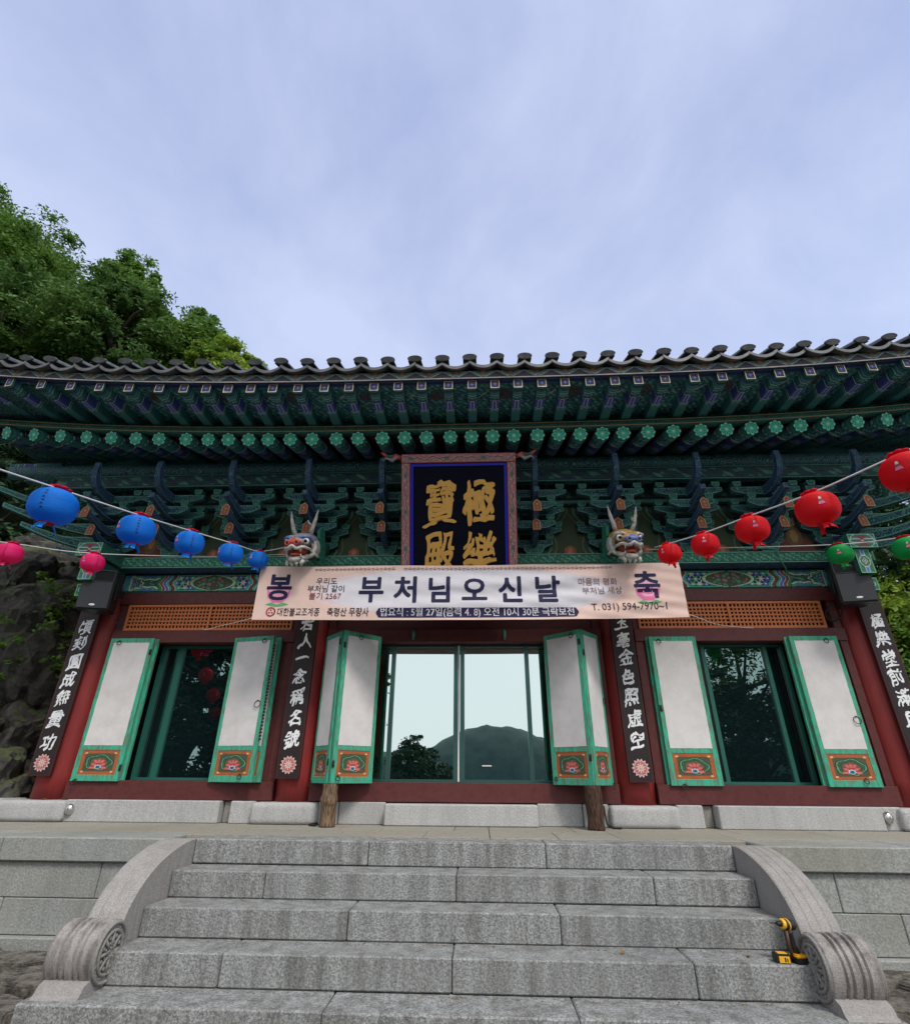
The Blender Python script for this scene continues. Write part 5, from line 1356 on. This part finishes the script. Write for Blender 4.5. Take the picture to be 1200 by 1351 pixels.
cord('black cable end lying on the terrace beside the right log', [(1.40, 1.58, .22), (1.41, 1.54, .05), (1.45, 1.46, .012), (1.54, 1.42, .012)], .010, 'black_cord', 'cable', 'cable')

# cordless drill with a spare battery
dr = thing('cordless_drill', 'yellow and black cordless drill standing on its battery on the second lowest step', 'drill', (2.055, -.885, -.561), R(14)); dr.scale = (1, 1, .86)
bm = bmesh.new(); add_box(bm, -.042, .05, -.06, .035, 0, .032); bmesh.ops.bevel(bm, geom=bm.edges[:], offset=.006, segments=2, affect='EDGES'); link('battery_base', bm_mesh(bm), dr, None, 'tool_black')
bm = bmesh.new(); add_box(bm, -.036, .044, -.054, .030, .033, .056); bmesh.ops.bevel(bm, geom=bm.edges[:], offset=.010, segments=2, affect='EDGES'); link('battery', bm_mesh(bm), dr, None, 'tool_yellow')
bm = bmesh.new(); add_tube(bm, [(.005, -.005, .05), (-.002, 0, .10), (-.012, 0, .17), (-.016, 0, .20)], [.021, .017, .018, .026], 12); link('handle', bm_mesh(bm), dr, None, 'tool_black')
bm = bmesh.new(); add_tube(bm, [(.035, .005, .225), (.02, .0, .228), (-.02, 0, .232), (-.045, 0, .236)], [.024, .034, .036, .032], 16); link('motor_housing', bm_mesh(bm), dr, None, 'tool_black')
bm = bmesh.new(); add_tube(bm, [(-.045, 0, .236), (-.052, 0, .237), (-.066, 0, .239)], [.034, .036, .028], 16); add_torus(bm, (-.022, 0, .232), .036, .005, 18, 6, Matrix.Rotation(R(90), 3, 'Y')); link('collar', bm_mesh(bm), dr, None, 'tool_yellow')
bm = bmesh.new(); add_tube(bm, [(-.066, 0, .239), (-.085, .0, .241), (-.10, 0, .243)], [.022, .016, .008], 12); add_tube(bm, [(-.10, 0, .243), (-.145, 0, .248)], .0035, 8); link('chuck', bm_mesh(bm), dr, None, 'tool_black')
bm = bmesh.new(); add_tube(bm, [(-.05, -.02, .20), (-.052, -.02, .12), (-.045, -.02, .03)], .010, 8); link('side_rod', bm_mesh(bm), dr, None, 'tool_rust')
bt = thing('spare_battery', 'yellow and black battery pack lying on the step left of the drill', 'battery', (1.955, -.895, -.561), R(-6))
bm = bmesh.new(); add_box(bm, -.050, .045, -.035, .035, 0, .052); bmesh.ops.bevel(bm, geom=bm.edges[:], offset=.006, segments=2, affect='EDGES'); link('casing', bm_mesh(bm), bt, None, 'tool_black')
bm = bmesh.new(); add_box(bm, -.028, .036, -.0385, -.034, .006, .040); add_box(bm, -.028, .030, -.03, .02, .051, .0535); link('yellow_panel', bm_mesh(bm), bt, None, 'tool_yellow')
bm = bmesh.new(); add_box(bm, .004, .012, -.0405, -.0385, .012, .034); add_box(bm, .018, .024, -.0405, -.0385, .012, .030); link('latch', bm_mesh(bm), bt, None, 'tool_black')

# ------------------------------------------------------------------ lanterns
def lantern_proto(colour):
    root = bpy.data.objects.new('paper_lantern', None); col.objects.link(root)
    R0, n = .1375, 46; H = .118; prof = []
    for i in range(n+1):
        t = -1+2*i/n; z = t*H; r = R0*(1-abs(t)**2.6)**.5*.98+.002 if abs(t) < .999 else .03
        r = max(r, .045); r += .0024*(1 if i % 2 else -1); prof.append((r, z))
    link('shell', lathe_mesh(prof, 40), root, None, 'lantern_'+colour)
    bm = bmesh.new(); random.seed(1)
    for k in range(7):
        a = 2*math.pi*k/7; add_ell(bm, (.045*math.cos(a), .045*math.sin(a), H+.012), (.024, .024, .011), 8, 6)
    add_ell(bm, (0, 0, H+.014), (.03, .03, .014), 8, 6); link('ruffle', bm_mesh(bm), root, None, 'ribbon_red')
    for k, a in enumerate((-.9, -1.6, -2.3, 1.2)):
        bm = bmesh.new(); c, s = math.cos(a), math.sin(a); pr = None
        for j in range(6):
            r = .036+.006*j; z = -H-.002-.0105*j; w = .016+.004*math.sin(j*1.4)
            p = [bm.verts.new((r*c-w*s, r*s+w*c, z)), bm.verts.new((r*c+w*s, r*s-w*c, z+.004))]
            if pr: bm.faces.new((pr[0], pr[1], p[1], p[0]))
            pr = p
        link('tassel', bm_mesh(bm), root, None, 'lantern_'+colour)
    bm = bmesh.new(); add_ell(bm, (0, 0, -H), (.047, .047, .008), 12, 6); link('bottom_rim', bm_mesh(bm), root, None, 'ribbon_red')
    # printed seated-figure mark as plain colour patches, and a column of small dashes
    bm = bmesh.new()
    def patch(a0, z, wa, h, mi):
        vs_ = []
        for da, dz in ((-wa, -h), (wa, -h), (wa*.6, h), (-wa*.6, h)):
            zz = z+dz; r = R0*(1-abs(zz/H)**2.6)**.5*.98+.006; vs_.append(bm.verts.new((r*math.cos(a0+da), r*math.sin(a0+da), zz)))
        f = bm.faces.new(vs_); f.material_index = mi
    for a0 in (-2.1, 1.0):
        patch(a0, -.012, .16, .010, 0); patch(a0, .006, .11, .010, 1); patch(a0, .024, .07, .010, 2)
    for a0 in (-.95, 2.2):
        for k in range(6): patch(a0+.02*(k % 2), .06-.024*k, .07, .004, 3)
    link('printed_mark', bm_mesh(bm), root, None, ['pink_print', 'tag_orange', 'dragon_white', 'navy_print'])
    return root
protos = {c: lantern_proto(c) for c in ('blue', 'red', 'pink', 'green')}
LAN = [('blue', (-2.504, -2.71, 1.926), 'largest blue paper lantern, nearest the upper left edge of the eaves'), ('blue', (-2.477, -1.991, 2.101), 'second largest blue paper lantern, next to the largest one'),
       ('blue', (-2.654, -1.007, 2.424), 'middle one of the five blue paper lanterns'), ('blue', (-2.599, -0.321, 2.594), 'fourth blue paper lantern, second smallest, over the green beam'), ('blue', (-2.816, 0.83, 2.979), 'smallest blue paper lantern, at the upper left banner corner'),
       ('red', (2.135, 0.177, 2.745), 'smallest red paper lantern, at the upper right banner corner'), ('red', (2.185, -0.609, 2.52), 'second smallest red paper lantern, right of the gold-browed dragon'),
       ('red', (2.216, -1.411, 2.311), 'middle one of the five red paper lanterns'), ('red', (2.197, -2.243, 2.075), 'large red paper lantern in front of the right bracket arms'), ('red', (2.425, -2.715, 2.068), 'largest red paper lantern, cut by the right edge')]
def lantern(colour, p, label, tilt=0, first=[]):
    o = copy_tree(protos[colour]); o.location = p; o.scale = (.91, .91, .91); o.rotation_euler = (random.uniform(-.06, .06), random.uniform(-.06, .06)+tilt, random.uniform(-.5, .5))
    tag(o, label, 'lantern', colour+' paper lanterns strung before the hall'); return o
random.seed(9); lb, lr = [], []
for c, p, lab in LAN:
    p = Vector(p)

    (lb if c == 'blue' else lr).append(p); lantern(c, p, lab, .05 if c == 'blue' else -.05)
lp = [Vector((-4.999, -0.351, 2.609)), Vector((-4.567, 0.3, 2.751))]; lg = [Vector((4.013, 0.237, 2.74)), Vector((4.174, -0.453, 2.522))]
lantern('pink', lp[0], 'pink paper lantern cut by the left edge, in front of the rocks'); lantern('pink', lp[1], 'pink paper lantern hanging above the left loudspeaker')
lantern('green', lg[0], 'green paper lantern hanging above the right loudspeaker'); lantern('green', lg[1], 'green paper lantern cut by the right edge, above the bushes')
up_ = Vector((0, 0, .118))
def ext(a, b, k): return a+(a-b)*k
cord('white cord carrying the blue lanterns from the left', [ext(lb[0]+up_, lb[1]+up_, 1.3)]+[p+up_ for p in lb]+[Vector((-2.55, 1.0, 3.22))], .0055, 'white_cord', 'lantern_cord', 'cord', 'cords that carry the lanterns')
cord('white cord carrying the red lanterns to the right', [Vector((2.25, .95, 3.14))]+[p+up_ for p in lr]+[ext(lr[-1]+up_, lr[-2]+up_, 1.5)], .0055, 'white_cord', 'lantern_cord', 'cord', 'cords that carry the lanterns')
cord('white cord carrying the pink lanterns', [ext(lp[0]+up_, lp[1]+up_, 1.0), lp[0]+up_, lp[1]+up_, Vector((-3.6, 1.45, 3.28)), Vector((-2.6, 1.40, 3.29))], .005, 'white_cord', 'lantern_cord', 'cord', 'cords that carry the lanterns')
cord('white cord carrying the green lanterns', [Vector((2.3, 1.40, 3.30)), Vector((3.3, 1.42, 3.32)), lg[0]+up_, lg[1]+up_, ext(lg[1]+up_, lg[0]+up_, 1.0)], .005, 'white_cord', 'lantern_cord', 'cord', 'cords that carry the lanterns')
# lanterns strung over the yard behind the viewer: seen mirrored in the left window
for p, lab in (((-8.04, -5.79, 3.69), 'uppermost'), ((-8.11, -6.62, 3.15), 'second'), ((-8.16, -7.42, 2.68), 'third'), ((-8.35, -8.2, 2.21), 'lowest')):
    lantern('red', p, lab+' of the red lanterns mirrored in the dark left window').scale = (1.5, 1.5, 1.5)
for p in protos.values():
    for c in list(p.children): bpy.data.objects.remove(c)
    bpy.data.objects.remove(p)

# ================================================================== ROCKS, TREES, SMALL GROUND THINGS
rk = thing('rock_outcrop', 'dark mossy rock outcrop rising left of the temple hall', 'rock', (-7.5, 2.5, -.8))
def boulder(c, r, sd_, sub=5):
    bm = bmesh.new(); bmesh.ops.create_icosphere(bm, subdivisions=sub, radius=1)
    cuts = [(Vector((random.gauss(0, 1), random.gauss(0, 1), random.gauss(0, .8))).normalized(), random.uniform(.55, .9)) for _ in range(12)]
    for v in bm.verts:
        p = v.co.copy()
        for nrm, d in cuts:
            s = p.dot(nrm)
            if s > d: p -= nrm*(s-d)*.85
        q = Vector((p.x*r[0], p.y*r[1], p.z*r[2]))
        n_ = noise.noise(q*1.1+Vector((sd_, 0, 0)))*.22+noise.noise(q*3.0+Vector((sd_, 5, 0)))*.11+noise.noise(q*8+Vector((sd_, 5, 2)))*.05
        n_ -= .16*max(0, 1-abs(noise.noise(q*1.7+Vector((sd_, 1, 9))))*8)+.07*max(0, 1-abs(noise.noise(q*4.1+Vector((sd_, 4, 9))))*7)
        v.co = q+p.normalized()*n_
    for f in bm.faces: f.smooth = False
    o = link('boulder', bm_mesh(bm), rk, Vector(c)-Vector((-7.5, 2.5, -.8)), 'mossy_rock')
random.seed(21)
for i, (c, r) in enumerate((((-7.5, 3.6, 2.0), (1.5, 1.6, 1.9)), ((-6.9, 3.2, .6), (1.1, 1.2, 1.1)), ((-8.9, 3.2, 2.8), (1.6, 1.4, 1.7)), ((-7.0, 4.4, 3.0), (1.2, 1.2, 1.0)), ((-6.55, 2.2, .1), (.75, .7, .55)),
                            ((-7.9, 2.4, .9), (1.3, 1.0, 1.2)), ((-9.8, 2.4, 1.2), (1.6, 1.3, 1.8)), ((-6.75, 5.6, 2.4), (1.1, 1.5, 1.7)), ((-8.6, 5.0, 4.0), (1.7, 1.4, 1.2)), ((-7.6, 1.5, -.1), (.9, .6, .55)))):
    boulder(c, r, i*7.3)
# leafy growth clinging to the rock
def leaves(n_cl, n_lf, centre, radius, size, sd_, shell=.55, flat=.6, cl_r=.32, droop=0):
    r_ = np.random.default_rng(sd_); d = r_.normal(size=(n_cl, 3)); d /= np.linalg.norm(d, axis=1)[:, None]
    rad = (shell+(1-shell)*r_.random(n_cl)**.7)[:, None]; bump_ = 1+.16*np.sin(d[:, :1]*5+sd_)*np.cos(d[:, 1:2]*4+sd_*2)+.08*np.sin(d[:, 2:3]*9+sd_)
    cl = np.array(centre)+d*rad*bump_*np.array(radius)
    off = r_.normal(size=(n_cl, n_lf, 3)); off /= np.linalg.norm(off, axis=2)[:, :, None]; off *= r_.random((n_cl, n_lf, 1))**.8*1.9
    off = off*np.array([1, 1, flat*.75])*cl_r*min(radius)*(0.4+1.1*r_.random((n_cl, 1, 1))); off[:, :, 2] -= .22*(off[:, :, 0]**2+off[:, :, 1]**2)/(cl_r*min(radius))
    P = (cl[:, None, :]+off).reshape(-1, 3); N_ = len(P)
    a = r_.normal(size=(N_, 3)); a[:, 2] = a[:, 2]*.5-droop; a /= np.linalg.norm(a, axis=1)[:, None]
    b = r_.normal(size=(N_, 3)); b -= (b*a).sum(1)[:, None]*a; b /= np.linalg.norm(b, axis=1)[:, None]
    s = size*(.6+.8*r_.random((N_, 1)))
    q = np.stack([P-a*s, P+b*s*.42-a*s*.1, P+a*s, P-b*s*.42-a*s*.1], 1).reshape(-1, 3)
    return q, np.arange(N_*4).reshape(-1, 4), cl
def tree(name, label, base, centre, radius, m, n_cl=160, n_lf=130, size=.12, sd_=1, trunk_r=.2, group=None, cat='tree', limbs=10, cl_r=.16):
    t = thing(name, label, cat, base, 0, group); b = Vector(base)
    q, F, cl = leaves(n_cl, n_lf, Vector(centre)-b, radius, size, sd_, cl_r=cl_r); link('crown', raw_mesh(q, F), t, None, m)
    bm = bmesh.new(); r_ = random.Random(sd_); C = Vector(centre)-b; top = C+Vector((0, 0, radius[2]*.35))
    mid = Vector((C.x*.35+r_.uniform(-.2, .2), C.y*.35, max(.3, C.z-radius[2]*.75)))
    add_tube(bm, [(0, 0, -.3), mid*.5, mid, (mid+C)/2, C, top], [trunk_r, trunk_r*.85, trunk_r*.75, trunk_r*.5, trunk_r*.35, .03], 10)
    for k in range(limbs):
        e = Vector(cl[r_.randrange(len(cl))]); s = mid.lerp(C, r_.uniform(0, .9)); m1 = s.lerp(e, .5)+Vector((r_.uniform(-.2, .2), r_.uniform(-.2, .2), .15*radius[2]))
        add_tube(bm, [s, m1, e], [trunk_r*.36, trunk_r*.22, .015], 6)
    link('trunk', bm_mesh(bm), t, None, 'tree_bark'); return t
G = 'trees on the slope behind the left of the roof'
def hz_(x, y): return gz(x, y)
def T(label, x, y, z, r, m, ncl, sd_, tr=.2, limbs=10, size=.075, nlf=210): tree('broadleaf_tree', label, (x*.98, y+.6, hz_(x*.98, y+.6)), (x, y, z), r, m, ncl, nlf, size, sd_, tr, G, limbs=limbs, cl_r=.17)
T('tallest broadleaf tree at the left edge, above the tiled roof', -19.4, 8, 17.9, (3.4, 2.6, 3.4), 'leaves_mid', 300, 3, .34)
T('dense dark tree low at the left edge of the slope', -16.6, 7.4, 14.4, (3.3, 2.2, 2.6), 'leaves_dark', 300, 5, .3)
T('pointed mid green tree in the middle of the slope', -13.9, 9.0, 16.9, (1.4, 1.3, 2.4), 'leaves_mid', 170, 12, .2)
T('spreading tree with forked dark limbs just above the tiles', -12.4, 7.6, 13.9, (2.2, 1.8, 1.8), 'leaves_dark', 150, 8, .22, 30)
T('smaller mid green tree between the forked one and the yellow green one', -10.9, 9.4, 14.5, (1.9, 1.8, 1.7), 'leaves_mid', 190, 19, .2)
T('rounded tree with sunlight painted into its yellow green leaves, rightmost on the slope', -9.45, 9.6, 13.75, (1.5, 1.5, 1.3), 'leaves_bright', 170, 15, .18)  # sunlight is put into the leaf colour
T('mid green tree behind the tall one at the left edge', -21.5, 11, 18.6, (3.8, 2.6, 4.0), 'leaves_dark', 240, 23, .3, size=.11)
T('added dark tree that darkens the gap behind the left end of the hall', -10.6, 5.6, 6.2, (2.3, 2.0, 2.8), 'leaves_darkest', 260, 29, .2)  # added to darken the gap where the side eave brackets would show
# right of the hall
GB = 'bushes beyond the right end of the hall'
tree('leafy_bush', 'green leafy bush beyond the right column', (8.6, 5.4, -.8), (8.9, 5.4, 1.4), (1.9, 1.6, 2.1), 'leaves_mid', 200, 110, .07, 31, .1, GB, 'bush')
tree('leafy_bush', 'bright yellow green bush top over the darker bush', (9.6, 6.8, -.8), (9.9, 6.6, 3.6), (1.8, 1.5, 1.5), 'leaves_bright', 160, 110, .08, 37, .12, GB, 'bush')
tree('leafy_bush', 'dark green bush at the foot of the right corner', (9.4, 4.4, -.8), (9.6, 4.6, .4), (1.6, 1.5, 1.4), 'leaves_dark', 140, 100, .07, 41, .1, GB, 'bush')
tree('broadleaf_tree', 'tree with leaf colour darkened as shade behind the right corner of the hall', (12, 8.5, -.9), (11.5, 8.5, 4.2), (3.4, 2.6, 4.2), 'leaves_darkest', 320, 120, .12, 43, .25, GB)  # shade is put into the dark leaf colour
# ivy on the rock
q, F, _ = leaves(120, 40, (-6.9, 3.0, 2.4), (.8, 1.0, 1.2), .045, 50, cl_r=.12); stuff(tag(link('rock_ivy', raw_mesh(q, F), None, None, 'leaves_mid'), 'patch of ivy leaves clinging to the rock face', 'ivy'))
# trees of the yard behind the viewer, mirrored in the glass
GR = 'trees behind the viewer mirrored in the windows'
tree('broadleaf_tree', 'round dark tree mirrored in the left centre pane', (-6, -42.5, -7), (-6.0, -42.5, 1.2), (2.2, 2.4, 2.3), 'leaves_darkest', 200, 110, .16, 61, .4, GR, cl_r=.15)
tree('broadleaf_tree', 'lower dark tree mirrored at the foot of the left centre pane', (-3.4, -43.5, -8), (-3.4, -43.5, -.6), (2.0, 2.2, 2.0), 'leaves_darkest', 160, 110, .16, 63, .4, GR, cl_r=.15)
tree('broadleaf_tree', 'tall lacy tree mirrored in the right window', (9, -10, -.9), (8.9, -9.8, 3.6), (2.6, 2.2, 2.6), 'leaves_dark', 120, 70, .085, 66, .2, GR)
tree('broadleaf_tree', 'dense tree mirrored in the lower right window', (8.6, -9, -.9), (9.0, -9.6, 1.2), (3.0, 2.2, 2.3), 'leaves_darkest', 260, 120, .10, 68, .2, GR)
tree('broadleaf_tree', 'dense dark tree mirrored in the left window', (-10, -9, -.9), (-9.6, -9.6, 2.4), (3.8, 2.2, 4.4), 'leaves_darkest', 420, 150, .13, 71, .3, GR, cl_r=.2)
tree('broadleaf_tree', 'thin tree mirrored in the narrow left strip of the centre glass', (-3.9, -9.6, -.9), (-3.75, -9.6, 3.0), (.62, .6, 1.5), 'leaves_dark', 60, 50, .07, 73, .1, GR)
# flat stones and soil around the steps
fl = thing('flagstones', 'uneven weathered brown flagstones left of the steps', 'paving', (-3.6, -.8, -.85))
random.seed(31)
def flag(x, y, z, rx, ry, parent, base):
    bm = bmesh.new(); n = 9; P = [(rx*math.cos(2*math.pi*k/n+.2)*random.uniform(.8, 1.1), ry*math.sin(2*math.pi*k/n+.2)*random.uniform(.8, 1.1)) for k in range(n)]
    add_prism(bm, P, 'z', -.06, .02); bmesh.ops.bevel(bm, geom=bm.edges[:], offset=.012, segments=2, affect='EDGES')
    o = link('flagstone', bm_mesh(bm), parent, Vector((x, y, z))-base, 'flag_rock'); o.rotation_euler = (random.uniform(-.06, .06), random.uniform(-.06, .06), 0)
b0 = Vector((-3.6, -.8, -.85))
for i, (x, y) in enumerate(((-3.1, -.25), (-3.55, -.3), (-4.05, -.28), (-4.55, -.2), (-3.25, -.62), (-3.75, -.7), (-4.25, -.6), (-4.75, -.66), (-3.2, -1.05), (-3.65, -1.12), (-4.15, -1.0), (-3.05, -1.42), (-3.5, -1.5), (-4.0, -1.5), (-4.6, -1.1))):
    flag(x, y, -.765+.11*max(-1, min(0, y/1.5)), .27, .21, fl, b0)
fr = thing('flagstones', 'rough reddish flagstones right of the steps', 'paving', (3.0, -.8, -.85)); b1 = Vector((3.0, -.8, -.85))
for x, y in ((2.72, -.3), (3.2, -.35), (3.7, -.3), (2.8, -.72), (3.3, -.8), (3.8, -.7), (2.85, -1.2), (3.35, -1.25)): flag(x, y, -.775+.10*max(-1, y/1.5), .27, .21, fr, b1)
q, F, _ = leaves(26, 30, (-2.98, -1.45, -.84), (.22, .18, .04), .022, 77, cl_r=.5); stuff(tag(link('weeds', raw_mesh(q, F), None, None, 'leaves_mid'), 'small green weeds at the left foot of the lowest step', 'weeds'))
# fallen leaves
random.seed(8)
def dleaf(x, y, z, label):
    bm = bmesh.new(); P = [(-.03, 0), (-.01, .012), (.02, .01), (.035, 0), (.02, -.012), (-.01, -.010)]
    top = [bm.verts.new((a, b, .004+.01*abs(a)*10*.1+b*b*20)) for a, b in P]; bm.faces.new(top)
    o = link('fallen_leaf', bm_mesh(bm), None, (x, y, z), 'dead_leaf'); o.rotation_euler = (0, .1, random.uniform(0, 6)); tag(o, label, 'leaf', 'fallen leaves')
dleaf(1.78, -.80, -.556, 'brown fallen leaf on the step just left of the drill'); dleaf(-5.2, 1.56, .236, 'brown fallen leaf on the footing of the left column'); dleaf(-5.0, 1.58, .236, 'second brown leaf on the footing of the left column, nearer the doors')
dleaf(.95, -.78, -.556, 'lone brown leaf near the middle of the second lowest step')

random.seed(44)
bm = bmesh.new()
for k in range(420):
    st_i = random.choice((0, 1, 2, 3, 3, 4)); x = random.uniform(-2.5, 2.1); y = -st_i*TREAD+.30-abs(random.gauss(0, .035)); z = -st_i*RISE+.001
    if st_i == 0: y = random.uniform(.1, 1.45); 
    s_ = random.uniform(.003, .009); a = random.uniform(0, 6)
    v_ = [bm.verts.new((x+s_*math.cos(a+t)*q, y+s_*math.sin(a+t)*q, z+h)) for t, q, h in ((0, 1.6, .001), (1.6, .6, .004), (3.1, 1.4, .001), (4.7, .6, .003))]; bm.faces.new(v_)
stuff(tag(link('litter', bm_mesh(bm), None, None, 'dead_leaf'), 'tiny bits of brown leaf litter caught along the step joints', 'litter'))
